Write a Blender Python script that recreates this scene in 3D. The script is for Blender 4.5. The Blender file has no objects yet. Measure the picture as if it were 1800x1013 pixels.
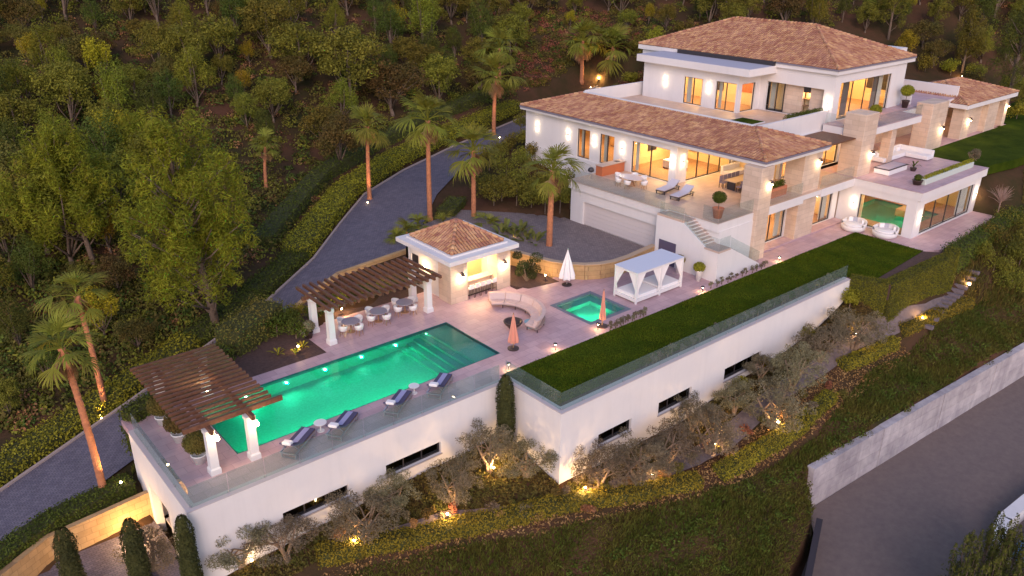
import bpy, math, random
import numpy as np
from mathutils import Vector, Matrix
random.seed(7); rng = np.random.default_rng(11)
SC = bpy.context.scene
COL = SC.collection
R = math.radians

# ---------------------------------------------------------------- camera
CAM = np.array([-27.838, -34.335, 23.403]); YAW, PIT, ROL, FOC = 0.697276, -0.407856, 0.00432, 1450.04
_f = np.array([math.sin(YAW)*math.cos(PIT), math.cos(YAW)*math.cos(PIT), math.sin(PIT)])
_r = np.array([math.cos(YAW), -math.sin(YAW), 0.0]); _u = np.cross(_r, _f)
_r, _u = _r*math.cos(ROL)+_u*math.sin(ROL), -_r*math.sin(ROL)+_u*math.cos(ROL)
cd = bpy.data.cameras.new('camera'); cam = bpy.data.objects.new('camera', cd); COL.objects.link(cam)
m = Matrix.Identity(4)
for i in range(3):
    m[i][0], m[i][1], m[i][2], m[i][3] = _r[i], _u[i], -_f[i], CAM[i]
cam.matrix_world = m
cd.sensor_width = 36; cd.lens = FOC/1800*36; cd.clip_end = 2000; cd.clip_start = .5
SC.camera = cam

# ---------------------------------------------------------------- dusk sky, after-glow sun, exposure
w = bpy.data.worlds.new('World'); SC.world = w; w.use_nodes = True
nt = w.node_tree; nt.nodes.clear()
sky = nt.nodes.new('ShaderNodeTexSky'); sky.sky_type = 'NISHITA'; sky.sun_disc = False
SUN_EL, SUN_AZ = R(30), R(222)          # azimuth the light comes from, clockwise from +Y
sky.sun_elevation = SUN_EL; sky.sun_rotation = SUN_AZ
sky.air_density = 1.2; sky.dust_density = .6; sky.ozone_density = 4; sky.altitude = 200
bg = nt.nodes.new('ShaderNodeBackground'); bg.inputs['Strength'].default_value = 0.105
wo = nt.nodes.new('ShaderNodeOutputWorld')
tint = nt.nodes.new('ShaderNodeMix'); tint.data_type = 'RGBA'; tint.blend_type = 'MULTIPLY'; tint.inputs[0].default_value = 1; tint.inputs[7].default_value = (1.0, .77, .70, 1)   # violet dusk
nt.links.new(sky.outputs[0], tint.inputs[6]); nt.links.new(tint.outputs[2], bg.inputs[0]); nt.links.new(bg.outputs[0], wo.inputs[0])
sl = bpy.data.lights.new('sun', 'SUN'); sl.energy = 0.62; sl.angle = R(28); sl.color = (1, .78, .70)
so = bpy.data.objects.new('sun', sl); COL.objects.link(so)
_el = SUN_EL
sd = Vector((math.sin(SUN_AZ)*math.cos(_el), math.cos(SUN_AZ)*math.cos(_el), math.sin(_el)))
so.rotation_euler = sd.to_track_quat('Z', 'Y').to_euler()
SC.view_settings.view_transform = 'Standard'; SC.view_settings.look = 'None'
SC.view_settings.exposure = 1.5; SC.view_settings.gamma = 1
SC.cycles.use_denoising = True
SC.cycles.max_bounces = 8; SC.cycles.diffuse_bounces = 3; SC.cycles.glossy_bounces = 3
SC.cycles.transmission_bounces = 6; SC.cycles.transparent_max_bounces = 16
SC.cycles.sample_clamp_indirect = 4; SC.cycles.caustics_reflective = False
LK = 1.05      # common factor on the lamps

# ---------------------------------------------------------------- materials
MATS = {}
def mat(name, col, rough=.7, col2=None, nscale=3, bump=0, bscale=30, metal=0, spec=None, island=0, objrand=0, coord='Object', detail=6, emit=None, estr=0, trans=0, mixpos=(.35, .65), streak=0):
    if name in MATS: return MATS[name]
    M = bpy.data.materials.new(name); M.use_nodes = True; MATS[name] = M
    t = M.node_tree; N = t.nodes; L = t.links; b = N['Principled BSDF']
    b.inputs['Roughness'].default_value = rough; b.inputs['Metallic'].default_value = metal
    if spec is not None: b.inputs['Specular IOR Level'].default_value = spec
    c = (*col, 1)
    tc = N.new('ShaderNodeTexCoord')
    out = None
    if col2 is not None:
        n = N.new('ShaderNodeTexNoise'); n.inputs['Scale'].default_value = nscale; n.inputs['Detail'].default_value = detail; n.inputs['Roughness'].default_value = .65
        L.new(tc.outputs[coord], n.inputs['Vector'])
        rp = N.new('ShaderNodeValToRGB'); rp.color_ramp.elements[0].position = mixpos[0]; rp.color_ramp.elements[1].position = mixpos[1]
        rp.color_ramp.elements[0].color = c; rp.color_ramp.elements[1].color = (*col2, 1)
        L.new(n.outputs['Fac'], rp.inputs[0]); out = rp.outputs[0]
    if streak:
        mp = N.new('ShaderNodeMapping'); mp.inputs['Scale'].default_value = (1.1,1.1,.12); L.new(tc.outputs['Object'], mp.inputs['Vector'])
        n3 = N.new('ShaderNodeTexNoise'); n3.inputs['Scale'].default_value = 1.6; n3.inputs['Detail'].default_value = 8; n3.inputs['Roughness'].default_value = .7; L.new(mp.outputs[0], n3.inputs['Vector'])
        r3 = N.new('ShaderNodeMapRange'); r3.inputs[1].default_value = .5; r3.inputs[2].default_value = .8; r3.inputs[3].default_value = 1; r3.inputs[4].default_value = 1-streak; L.new(n3.outputs['Fac'], r3.inputs[0])
        m3 = N.new('ShaderNodeMix'); m3.data_type = 'RGBA'; m3.blend_type = 'MULTIPLY'; m3.inputs[0].default_value = 1
        if out is None: m3.inputs[6].default_value = c
        else: L.new(out, m3.inputs[6])
        L.new(r3.outputs[0], m3.inputs[7]); out = m3.outputs[2]
    if island or objrand:
        h = N.new('ShaderNodeHueSaturation')
        if out is None: h.inputs['Color'].default_value = c
        else: L.new(out, h.inputs['Color'])
        src = []
        if island:
            g = N.new('ShaderNodeNewGeometry'); src.append((g.outputs['Random Per Island'], island))
        if objrand:
            oi = N.new('ShaderNodeObjectInfo'); src.append((oi.outputs['Random'], objrand))
        val = None
        for s, a in src:
            mr = N.new('ShaderNodeMapRange'); mr.inputs[3].default_value = 1-a; mr.inputs[4].default_value = 1+a
            L.new(s, mr.inputs[0])
            if val is None: val = mr.outputs[0]
            else:
                mm = N.new('ShaderNodeMath'); mm.operation = 'MULTIPLY'; L.new(val, mm.inputs[0]); L.new(mr.outputs[0], mm.inputs[1]); val = mm.outputs[0]
        L.new(val, h.inputs['Value'])
        mh = N.new('ShaderNodeMapRange'); mh.inputs[3].default_value = .5-.05*min(1, island*1.6+objrand); mh.inputs[4].default_value = .5+.035*min(1, island*1.6+objrand)
        L.new(src[-1][0], mh.inputs[0]); L.new(mh.outputs[0], h.inputs['Hue'])
        out = h.outputs[0]
    if out is None: b.inputs['Base Color'].default_value = c
    else: L.new(out, b.inputs['Base Color'])
    if bump:
        n2 = N.new('ShaderNodeTexNoise'); n2.inputs['Scale'].default_value = bscale; n2.inputs['Detail'].default_value = 5
        L.new(tc.outputs[coord], n2.inputs['Vector'])
        bp = N.new('ShaderNodeBump'); bp.inputs['Strength'].default_value = bump; bp.inputs['Distance'].default_value = .05
        L.new(n2.outputs['Fac'], bp.inputs['Height']); L.new(bp.outputs[0], b.inputs['Normal'])
    if emit is not None:
        b.inputs['Emission Color'].default_value = (*emit, 1); b.inputs['Emission Strength'].default_value = estr
    if trans:
        tr = N.new('ShaderNodeBsdfTranslucent'); mx = N.new('ShaderNodeMixShader'); mx.inputs[0].default_value = trans
        if out is None: tr.inputs['Color'].default_value = c
        else: L.new(out, tr.inputs['Color'])
        o = N['Material Output']; L.new(b.outputs[0], mx.inputs[1]); L.new(tr.outputs[0], mx.inputs[2]); L.new(mx.outputs[0], o.inputs[0])
    return M

def brickmat(name, c1, c2, mortar, bw, bh, msize, rough=.8, bump=.35, axis='XY', offset=.5, var=.5, noise=None):
    """blocks or pavers: brick texture on object coordinates; axis picks the two coordinates used"""
    if name in MATS: return MATS[name]
    M = bpy.data.materials.new(name); M.use_nodes = True; MATS[name] = M
    t = M.node_tree; N = t.nodes; L = t.links; b = N['Principled BSDF']; b.inputs['Roughness'].default_value = rough
    tc = N.new('ShaderNodeTexCoord'); sx = N.new('ShaderNodeSeparateXYZ'); L.new(tc.outputs['Object'], sx.inputs[0])
    cx = N.new('ShaderNodeCombineXYZ')
    if axis == 'W':                      # any upright wall: x+y along, z up
        ad = N.new('ShaderNodeMath'); L.new(sx.outputs[0], ad.inputs[0]); L.new(sx.outputs[1], ad.inputs[1]); L.new(ad.outputs[0], cx.inputs[0]); L.new(sx.outputs[2], cx.inputs[1])
    else:
        L.new(sx.outputs['XYZ'.index(axis[0])], cx.inputs[0]); L.new(sx.outputs['XYZ'.index(axis[1])], cx.inputs[1])
    bt = N.new('ShaderNodeTexBrick'); bt.offset = offset
    L.new(cx.outputs[0], bt.inputs['Vector'])
    bt.inputs['Scale'].default_value = 1; bt.inputs['Brick Width'].default_value = bw; bt.inputs['Row Height'].default_value = bh
    bt.inputs['Mortar Size'].default_value = msize; bt.inputs['Mortar Smooth'].default_value = .3
    bt.inputs['Color1'].default_value = (*c1, 1); bt.inputs['Color2'].default_value = (*c2, 1); bt.inputs['Mortar'].default_value = (*mortar, 1)
    n = N.new('ShaderNodeTexNoise'); n.inputs['Scale'].default_value = 1.3; n.inputs['Detail'].default_value = 8; n.inputs['Roughness'].default_value = .7
    L.new(tc.outputs['Object'], n.inputs['Vector'])
    mr = N.new('ShaderNodeMapRange'); mr.inputs[3].default_value = 1-var*.5; mr.inputs[4].default_value = 1+var*.5; L.new(n.outputs['Fac'], mr.inputs[0])
    h = N.new('ShaderNodeHueSaturation'); L.new(bt.outputs['Color'], h.inputs['Color']); L.new(mr.outputs[0], h.inputs['Value']); L.new(h.outputs[0], b.inputs['Base Color'])
    n2 = N.new('ShaderNodeTexNoise'); n2.inputs['Scale'].default_value = 14; n2.inputs['Detail'].default_value = 4; L.new(tc.outputs['Object'], n2.inputs['Vector'])
    sb = N.new('ShaderNodeMath'); sb.operation = 'MULTIPLY_ADD'; sb.inputs[1].default_value = -1.0; L.new(bt.outputs['Fac'], sb.inputs[0]); L.new(n2.outputs['Fac'], sb.inputs[2])
    bp = N.new('ShaderNodeBump'); bp.inputs['Strength'].default_value = bump; bp.inputs['Distance'].default_value = .03
    L.new(sb.outputs[0], bp.inputs['Height']); L.new(bp.outputs[0], b.inputs['Normal'])
    return M

def glassmat(name, tint, refl=1.0, haze=0.0):
    if name in MATS: return MATS[name]
    M = bpy.data.materials.new(name); M.use_nodes = True; MATS[name] = M
    t = M.node_tree; N = t.nodes; L = t.links; N.remove(N['Principled BSDF'])
    tr = N.new('ShaderNodeBsdfTransparent'); tr.inputs[0].default_value = (*tint, 1)
    gl = N.new('ShaderNodeBsdfGlossy'); gl.inputs['Roughness'].default_value = .015
    lw = N.new('ShaderNodeLayerWeight'); lw.inputs[0].default_value = .5
    pw_ = N.new('ShaderNodeMath'); pw_.operation = 'POWER'; pw_.inputs[1].default_value = 5; L.new(lw.outputs['Facing'], pw_.inputs[0])
    mu = N.new('ShaderNodeMath'); mu.operation = 'MULTIPLY_ADD'; mu.inputs[1].default_value = .9; mu.inputs[2].default_value = .045*refl; L.new(pw_.outputs[0], mu.inputs[0])
    mx = N.new('ShaderNodeMixShader'); L.new(mu.outputs[0], mx.inputs[0]); L.new(tr.outputs[0], mx.inputs[1]); L.new(gl.outputs[0], mx.inputs[2])
    last = mx.outputs[0]
    if haze:
        df = N.new('ShaderNodeBsdfDiffuse'); df.inputs[0].default_value = (.55, .66, .66, 1)
        m2 = N.new('ShaderNodeMixShader'); m2.inputs[0].default_value = haze; L.new(last, m2.inputs[1]); L.new(df.outputs[0], m2.inputs[2]); last = m2.outputs[0]
    L.new(last, N['Material Output'].inputs[0])
    return M

def emat(name, col, s):
    if name in MATS: return MATS[name]
    M = bpy.data.materials.new(name); M.use_nodes = True; MATS[name] = M
    b = M.node_tree.nodes['Principled BSDF']; b.inputs['Base Color'].default_value = (*col, 1)
    b.inputs['Emission Color'].default_value = (*col, 1); b.inputs['Emission Strength'].default_value = s
    return M

WHITE = mat('white_render', (.72, .69, .685), .85, (.65, .62, .62), .35, .12, 40, mixpos=(.3, .8), streak=.07)
WHITE2 = mat('white_paint', (.72, .70, .70), .5)
STONE = brickmat('travertine_cladding', (.56, .42, .32), (.63, .49, .385), (.44, .33, .26), 1.2, .42, .012, .75, .25, 'W')
DECKM = brickmat('travertine_paving', (.45, .295, .315), (.53, .36, .38), (.34, .22, .235), .92, .61, .012, .55, .2, 'XY', var=.55)
FLOORM = brickmat('terrace_paving', (.50, .355, .28), (.56, .41, .33), (.40, .29, .23), .9, .6, .012, .5, .2, 'XY')
DRIVEM = brickmat('cobble_paving', (.115, .10, .135), (.165, .145, .18), (.085, .075, .095), .24, .16, .018, .8, .6, 'XY', var=.9)
COURTM = brickmat('court_cobble_paving', (.185, .145, .145), (.25, .20, .195), (.13, .105, .105), .24, .16, .018, .8, .6, 'XY', var=.9)
YSTONE = brickmat('ochre_stone_blocks', (.40, .25, .115), (.48, .31, .15), (.29, .18, .09), .62, .34, .014, .9, .5, 'W', var=.9)
CONC = mat('board_marked_concrete', (.52, .47, .47), .9, (.34, .30, .32), .8, .5, 9, objrand=.10, streak=.35)
ASPH = mat('old_asphalt', (.165, .125, .118), .95, (.225, .175, .152), 2.6, .6, 60, detail=15, mixpos=(.25, .75), spec=.2)
DARKM = mat('dark_anodised_metal', (.035, .03, .035), .45)
WOODM = mat('stained_timber', (.105, .042, .022), .6, (.17, .075, .04), 6, .2, 40)
TEAK = mat('teak_wood', (.36, .20, .11), .6, (.27, .14, .07), 7, .15, 50)
GLASS = glassmat('window_glass', (.93, .95, .94), 1.0)
RAILG = glassmat('railing_glass', (.84, .93, .92), 1.3, .06)
VILLAG = glassmat('clear_railing_glass', (.93, .965, .96), 1.1, .025)
GRASSM = mat('mown_lawn', (.022, .042, .003), 1, (.050, .072, .005), .55, .5, 160, detail=9, spec=.05)
SOIL = mat('mulch_soil', (.055, .030, .026), 1, (.10, .055, .045), 5, .6, 30)
TERRM = mat('hillside_earth', (.10, .048, .03), 1, (.035, .034, .014), .16, .8, 4, detail=12, spec=.05)
INT = mat('warm_plaster', (.72, .53, .30), .8)
INTW = mat('oak_panelling', (.42, .24, .10), .6, (.34, .18, .07), 3)
FABW = mat('white_fabric', (.78, .75, .75), .9, bump=.1, bscale=60)
FABP = mat('blush_fabric', (.62, .47, .43), .9, (.57, .42, .38), 4, .1, 60)
FABN = mat('navy_cushion', (.075, .065, .125), .9, bump=.1, bscale=60)
FABT = mat('periwinkle_towel', (.34, .33, .52), .95)
CORAL = mat('coral_canvas', (.62, .26, .19), .8)
TERRA = mat('terracotta', (.55, .20, .10), .8, (.47, .16, .08), 4)
BRONZE = mat('aged_bronze', (.07, .045, .04), .5, metal=.3)
METW = mat('brushed_metal', (.55, .52, .55), .35, metal=.8)
RUST = mat('corten_counter', (.45, .14, .06), .6)
WARM = (1.0, .60, .24)
BULB = emat('lit_bulb', (1, .74, .40), 30)
BULBW = emat('lit_strip', (1, .80, .52), 9)

# ---------------------------------------------------------------- mesh helpers
OFF = {}
class MB:
    def __init__(s): s.V = []; s.F = []
    def add(s, vs, fs):
        o = len(s.V); s.V += [tuple(v) for v in vs]; s.F += [tuple(i+o for i in f) for f in fs]; return s
    def box(s, x0, x1, y0, y1, z0, z1):
        return s.add([(x0,y0,z0),(x1,y0,z0),(x1,y1,z0),(x0,y1,z0),(x0,y0,z1),(x1,y0,z1),(x1,y1,z1),(x0,y1,z1)],
              [(3,2,1,0),(4,5,6,7),(0,1,5,4),(1,2,6,5),(2,3,7,6),(3,0,4,7)])
    def cbox(s, x0, x1, y0, y1, z0, z1, c=.03):
        """box with chamfered edges (top and uprights)"""
        P = [(x0+c,y0),(x1-c,y0),(x1,y0+c),(x1,y1-c),(x1-c,y1),(x0+c,y1),(x0,y1-c),(x0,y0+c)]
        Q = [(x0+c,y0+c),(x1-c,y0+c),(x1-c,y0+c),(x1-c,y1-c),(x1-c,y1-c),(x0+c,y1-c),(x0+c,y1-c),(x0+c,y0+c)]
        v = [(a,b,z0) for a,b in P]+[(a,b,z1-c) for a,b in P]+[(x0+c,y0+c,z1),(x1-c,y0+c,z1),(x1-c,y1-c,z1),(x0+c,y1-c,z1)]
        f = [tuple(range(7,-1,-1))]+[(i,(i+1)%8,(i+1)%8+8,i+8) for i in range(8)]
        q = [0,1,1,2,2,3,3,0]
        for i in range(8):
            a, b2 = q[i]+16, q[(i+1)%8]+16
            f.append((i+8,(i+1)%8+8,b2,a) if a != b2 else (i+8,(i+1)%8+8,a))
        f.append((16,17,18,19))
        return s.add(v, f)
    def prism(s, poly, z0, z1):
        n = len(poly)
        za = z0 if hasattr(z0,'__len__') else [z0]*n; zb = z1 if hasattr(z1,'__len__') else [z1]*n
        v = [(p[0],p[1],za[i]) for i,p in enumerate(poly)]+[(p[0],p[1],zb[i]) for i,p in enumerate(poly)]
        return s.add(v, [tuple(range(n-1,-1,-1)), tuple(range(n,2*n))]+[(i,(i+1)%n,(i+1)%n+n,i+n) for i in range(n)])
    def obox(s, c, ux, uy, hx, hy, z0, z1):
        """box turned in plan: centre c, unit axes ux, uy, half sizes"""
        P = [(c[0]+a*hx*ux[0]+b*hy*uy[0], c[1]+a*hx*ux[1]+b*hy*uy[1]) for a,b in ((-1,-1),(1,-1),(1,1),(-1,1))]
        return s.prism(P, z0, z1)
    def bar(s, a, b, wd, h):
        """rectangular bar from a to b"""
        a = Vector(a); b = Vector(b); d = (b-a).normalized(); up = Vector((0,0,1)) if abs(d.z) < .95 else Vector((1,0,0))
        sd = d.cross(up).normalized(); up = sd.cross(d)
        v = [p+sd*i*wd/2+up*j*h/2 for p in (a,b) for i,j in ((-1,-1),(1,-1),(1,1),(-1,1))]
        return s.add(v, [(3,2,1,0),(4,5,6,7),(0,1,5,4),(1,2,6,5),(2,3,7,6),(3,0,4,7)])
    def tube(s, pts, rad, n=8, cap=True):
        pts = [Vector(p) for p in pts]; k = len(pts); o = []
        rad = rad if hasattr(rad,'__len__') else [rad]*k
        for i,p in enumerate(pts):
            d = (pts[min(i+1,k-1)]-pts[max(i-1,0)]).normalized()
            a = d.cross(Vector((0,0,1)) if abs(d.z) < .9 else Vector((1,0,0))).normalized(); b = d.cross(a)
            o += [p+(a*math.cos(t)+b*math.sin(t))*rad[i] for t in [2*math.pi*j/n for j in range(n)]]
        f = [(i*n+j, i*n+(j+1)%n, (i+1)*n+(j+1)%n, (i+1)*n+j) for i in range(k-1) for j in range(n)]
        if cap: f += [tuple(range(n-1,-1,-1)), tuple(range((k-1)*n, k*n))]
        return s.add(o, f)
    def lathe(s, c, prof, n=16, sx=1, sy=1):
        v = [(c[0]+r*math.cos(2*math.pi*j/n)*sx, c[1]+r*math.sin(2*math.pi*j/n)*sy, c[2]+z) for r,z in prof for j in range(n)]
        k = len(prof)
        f = [(i*n+j, i*n+(j+1)%n, (i+1)*n+(j+1)%n, (i+1)*n+j) for i in range(k-1) for j in range(n)]
        f += [tuple(range(n-1,-1,-1)), tuple(range((k-1)*n, k*n))]
        return s.add(v, f)
    def quad(s, a, b, c, d): return s.add([a,b,c,d], [(0,1,2,3)])
    def build(s, name, mt, parent=None, smooth=False, label=None):
        off = OFF.get(parent.name, Vector((0,0,0))) if parent else Vector((0,0,0))
        me = bpy.data.meshes.new(name)
        me.from_pydata([(v[0]-off.x, v[1]-off.y, v[2]-off.z) for v in s.V], [], s.F)
        me.materials.append(mt)
        if smooth: me.polygons.foreach_set('use_smooth', [True]*len(me.polygons))
        me.update()
        o = bpy.data.objects.new(name, me); COL.objects.link(o)
        if parent: o.parent = parent; OFF[o.name] = off
        if label: o['label'] = label
        return o
def root(name, loc, label, cat, group=None):
    o = bpy.data.objects.new(name, None); COL.objects.link(o); o.location = loc; o.empty_display_size = .2
    OFF[o.name] = Vector(loc); tag(o, label, cat, group); return o
def tag(o, label, cat, group=None):
    o['label'] = label; o['category'] = cat
    if group: o['group'] = group
    return o
def struct(o): o['kind'] = 'structure'; return o
def copy_tree(o, parent=None):
    c = o.copy(); COL.objects.link(c); c.parent = parent
    for ch in o.children: copy_tree(ch, c)
    return c
def B(*a): return MB().box(*a)
def light(kind, loc, power, parent=None, col=WARM, size=.12, target=None, spot=None, blend=.6):
    l = bpy.data.lights.new('lamp_light', kind); l.energy = power*LK; l.color = col
    if kind == 'AREA': l.size = size
    else: l.shadow_soft_size = size
    if spot: l.spot_size = R(spot); l.spot_blend = blend
    o = bpy.data.objects.new('lamp_light', l); COL.objects.link(o)
    off = OFF.get(parent.name, Vector((0,0,0))) if parent else Vector((0,0,0))
    o.location = Vector(loc)-off
    if parent: o.parent = parent
    if target is not None: o.rotation_euler = (Vector(loc)-Vector(target)).to_track_quat('Z','Y').to_euler()
    return o

# ---------------------------------------------------------------- the ground: heights from control points
CP = np.array([
 (-19,-3.6,-4.4),(-14,-3.6,-4.15),(-6,-3.6,-3.7),(-3,-3.6,-3.6),(-2.2,-7.7,-4.6),(2,-7.9,-4.75),(8,-7.9,-4.8),(17.4,-7.9,-3.75),(26,-7.9,-2.2),(28,-9,-1.9),
 (-13,-5,-4.7),(-8.8,-7,-4.9),(-1.5,-9.4,-5.0),(5.5,-11.9,-5.1),(14.5,-12.6,-4.9),(29,-11,-4.2),(38.5,-11.6,-3.4),(45,-11.5,-2.0),(50,-11,-.9),
 (34,-9.6,-1.6),(30,-9.6,-1.9),
 (-16,-8,-6.6),(-8,-11,-7.0),(0,-13.5,-6.8),(8,-14.5,-6.6),(14,-14,-6.1),(27,-14.8,-6.1),(40,-15.6,-6.1),(55,-16.5,-5.5),
 (-12,-16,-9.3),(0,-19,-9.3),(-20,-20,-10.5),(-40,-20,-11),(0,-40,-10),(30,-40,-9.5),(60,-40,-9.5),(60,-17,-4),
 (-22,-2,-4.45),(-24,2,-4.45),(-27,-4,-4.8),(-34,-6,-6.3),(-50,-10,-8),
 (-20.5,6.2,-2.9),(-14,9,-.9),(-14,12,-1.6),(-10.5,12.5,-.7),(-9,10.5,-.1),(-4,11.5,0),(0,12.5,0),(0,15.5,.1),
 (-30,16,-3.4),(-22,19,-2.2),(-13,21,-.6),(-5,25,.9),(2,32,2.0),(10,39,3.0),(20,44,4.2),(33,47,5.5),(48,49,7.5),
 (-36,24,-3.0),(-26,28,-1.0),(-14,32,1.2),(-2,40,4.5),(12,50,8),(30,57,11),(48,58,13),
 (14.5,24,.9),(18,22,1.0),(20,17,.9),(24,30,2.5),(22,28,1.6),(30,34,3.5),(37,36,4.2),(44,32,6),(40,30,6.8),(56,30,8.2),(64,22,7.5),
 (60,40,11),(75,32,12),(78,15,6.0),(95,8,6),(62,-5.4,3.3),(54,-6.4,2.9),(75,-7,3.3),(90,-9,3.4),(60,-1,3.4),(75,-2,3.4),(90,0,3.6),(58,-9.5,1.4),(62,-12,-.2),(75,-15,-.5),(53,-9.2,.1),(80,-25,-3),(110,-30,-2),
 (-60,30,-3),(-50,50,2),(-30,55,6),(-10,62,11),(10,72,17),(35,78,20),(60,70,21),(85,50,19),(100,25,15),(115,0,11),
 (-80,70,6),(-40,90,17),(0,105,28),(50,110,33),(95,90,33),(130,50,29),(150,10,22),(160,-40,12),
 (-120,40,-6),(-120,120,14),(-40,160,38),(40,180,52),(140,140,55),(200,60,45),(230,-40,25),(-80,-10,-10)], float)
_c2 = 2.0
_d = np.sqrt(((CP[:,None,:2]-CP[None,:,:2])**2).sum(-1)+_c2)
_n = len(CP); _A = np.zeros((_n+1,_n+1)); _A[:_n,:_n] = _d; _A[:_n,_n] = 1; _A[_n,:_n] = 1
_W = np.linalg.solve(_A, np.append(CP[:,2],0))
def base_h(x, y):
    x = np.atleast_1d(np.asarray(x,float)); y = np.atleast_1d(np.asarray(y,float)); o = np.full(x.shape, _W[_n])
    for i in range(_n): o += _W[i]*np.sqrt((x-CP[i,0])**2+(y-CP[i,1])**2+_c2)
    far = np.clip((np.hypot(x-10,y-5)-45)/60,0,1)
    o += far*(1.6*np.sin(x*.11+1.3*np.sin(y*.07))+1.3*np.sin(y*.13+x*.05)+.7*np.sin(x*.31)*np.sin(y*.27))
    o += .06*np.sin(x*1.3+y*.4)*np.sin(y*1.7-x*.3)
    return o
DL = [(-60,-7,-8.6),(-45,-1,-6.6),(-36,5,-5.5),(-25.6,10.6,-4),(-17.9,13,-2.5),(-12.5,15,-1.5),(-7,17.4,-.6),(-1.5,20.9,.2),(3.6,25.8,.7),(9,31,.95),(15.9,35,1.2),(24.9,38.3,1.8),(37,41.2,2.8),(52,43.5,4.6)]
DR = [(-60,-13,-8.6),(-45,-6,-6.6),(-36,0,-5.5),(-26.7,5,-4.1),(-19.4,7.1,-2.65),(-13.5,10.4,-1.5),(-8.3,13.4,-.6),(-2,16.25,.5),(4.4,16.7,.78),(8.6,20.9,.75),(14,26.5,1.05),(22.5,32.6,1.8),(35,36.2,2.8),(52,38.3,4.6)]
def inpoly(x, y, P):
    x = np.atleast_1d(x); y = np.atleast_1d(y); c = np.zeros(x.shape,bool); n = len(P)
    for i in range(n):
        x0,y0 = P[i][:2]; x1,y1 = P[(i+1)%n][:2]
        if y0 == y1: continue
        t = ((y0 > y) != (y1 > y)) & (x < (x1-x0)*(y-y0)/(y1-y0)+x0); c ^= t
    return c
def segd(x, y, P, closed=True):
    d = np.full(x.shape, 1e9); h = np.zeros(x.shape); n = len(P)
    for i in range(n if closed else n-1):
        a = np.array(P[i]); b = np.array(P[(i+1)%n]); e = b[:2]-a[:2]
        t = np.clip(((x-a[0])*e[0]+(y-a[1])*e[1])/(e@e+1e-9),0,1)
        dd = np.hypot(x-a[0]-t*e[0], y-a[1]-t*e[1]); k = dd < d
        d[k] = dd[k]
        if len(a) > 2: h[k] = (a[2]+t*(b[2]-a[2]))[k]
    return d, h
COURT = [(4.4,16.7,.78),(8.6,20.9,.75),(13.5,22.2,.75),(17.2,18.6,.6),(19.9,15.6,.4),(19.9,4.7,.36),(17.3,4.75,.38),(14.6,4.7,.42),(12.4,5.6,.46),(11.2,7.4,.5),(10.6,9.5,.55),(9.6,11.6,.6),(8.4,14.6,.7)]
PARK = [(-24.6,3.6),(-19.9,3.6),(-19.9,-3.2),(-23,-4.5),(-31,-3.8),(-31,-.6)]
ROADF = [(-6,-21.1),(4,-18.2),(10.3,-15.9),(12.2,-14.15),(40.3,-15.8),(70,-17.6),(70,-60),(-10,-60)]
ROADP = [(-6,-21.5),(4,-18.6),(10.4,-16.3),(12.4,-14.6),(40.3,-16.2),(70,-18),(70,-60),(-10,-60)]
PATHP = [(-13,-4.35),(-8,-5.6),(-2.3,-8.2),(6,-9.6),(15,-9.2),(24,-9.0),(29.5,-9.9),(33,-10.7),(38,-10.9),(38.5,-11.5),(33,-11.5),(29,-10.7),(24,-10.1),(15,-10.5),(6,-10.9),(-2.6,-9.0),(-8.4,-6.4),(-13.2,-4.8)]
FOOT = [[(-19.6,-2.5),(-2.2,-2.5),(-1.5,-7.0),(26.6,-6.9),(29,-8.3),(37.5,-7.9),(51,-8.2),(51.2,-5.2),(59.5,.6),(74,.8),(74,9),(60,12),(56,26),(40,26),(33,27),(26,27),(24,15),(20.3,15),(20.3,5.2),(13.3,4.2),(11.6,5.4),(10,10),(8.6,14.5),(2.6,14.2),(2.3,9),(-6.4,9.2),(-7.6,7),(-19.6,4.9)]]
_drive = DL+DR[::-1]
def ground(x, y):
    x = np.atleast_1d(np.asarray(x,float)); y = np.atleast_1d(np.asarray(y,float))
    z = base_h(x, y)
    # flatten towards the drive and court
    near = (x > -62) & (x < 56) & (y > -16) & (y < 46)
    if near.any():
        xx, yy, zz = x[near], y[near], z[near]
        ins = inpoly(xx,yy,_drive); dl,hl = segd(xx,yy,DL,False); dr,hr = segd(xx,yy,DR,False)
        h = np.where(ins,(hl*dr+hr*dl)/(dl+dr+1e-6), np.where(dl < dr,hl,hr)); d = np.where(ins,0,np.minimum(dl,dr))
        k = np.clip(1-(d-.3)/2.2,0,1); k = k*k*(3-2*k); zz = zz*(1-k)+(h-.12)*k
        ic = inpoly(xx,yy,COURT); zz = np.where(ic,np.minimum(zz,.1),zz)
        z[near] = zz
    for P,zp in ((PARK,-4.6),(ROADF,-9.2)):
        ii = inpoly(x,y,P); z = np.where(ii,np.minimum(z,zp),z)
    for P in FOOT:
        ii = inpoly(x,y,P); z = np.where(ii,np.minimum(z,-5.2),z)
    return z
def gz(x, y): return float(ground(x,y)[0])
def ray(px, py): return _f+_r*(px-900)/FOC-_u*(py-506.5)/FOC
_ts = np.concatenate([np.arange(18,90,.12), np.arange(90,330,.5)])
_gx = np.arange(-150.,330.,1.); _gy = np.arange(-70.,330.,1.)
_gX, _gY = np.meshgrid(_gx,_gy); _gZ = ground(_gX.ravel(),_gY.ravel()).reshape(_gX.shape)
def fast_h(x, y):
    i = np.clip(x+150,0,len(_gx)-1.001); j = np.clip(y+70,0,len(_gy)-1.001); i0 = i.astype(int); j0 = j.astype(int); u = i-i0; v = j-j0
    return (_gZ[j0,i0]*(1-u)+_gZ[j0,i0+1]*u)*(1-v)+(_gZ[j0+1,i0]*(1-u)+_gZ[j0+1,i0+1]*u)*v
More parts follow.
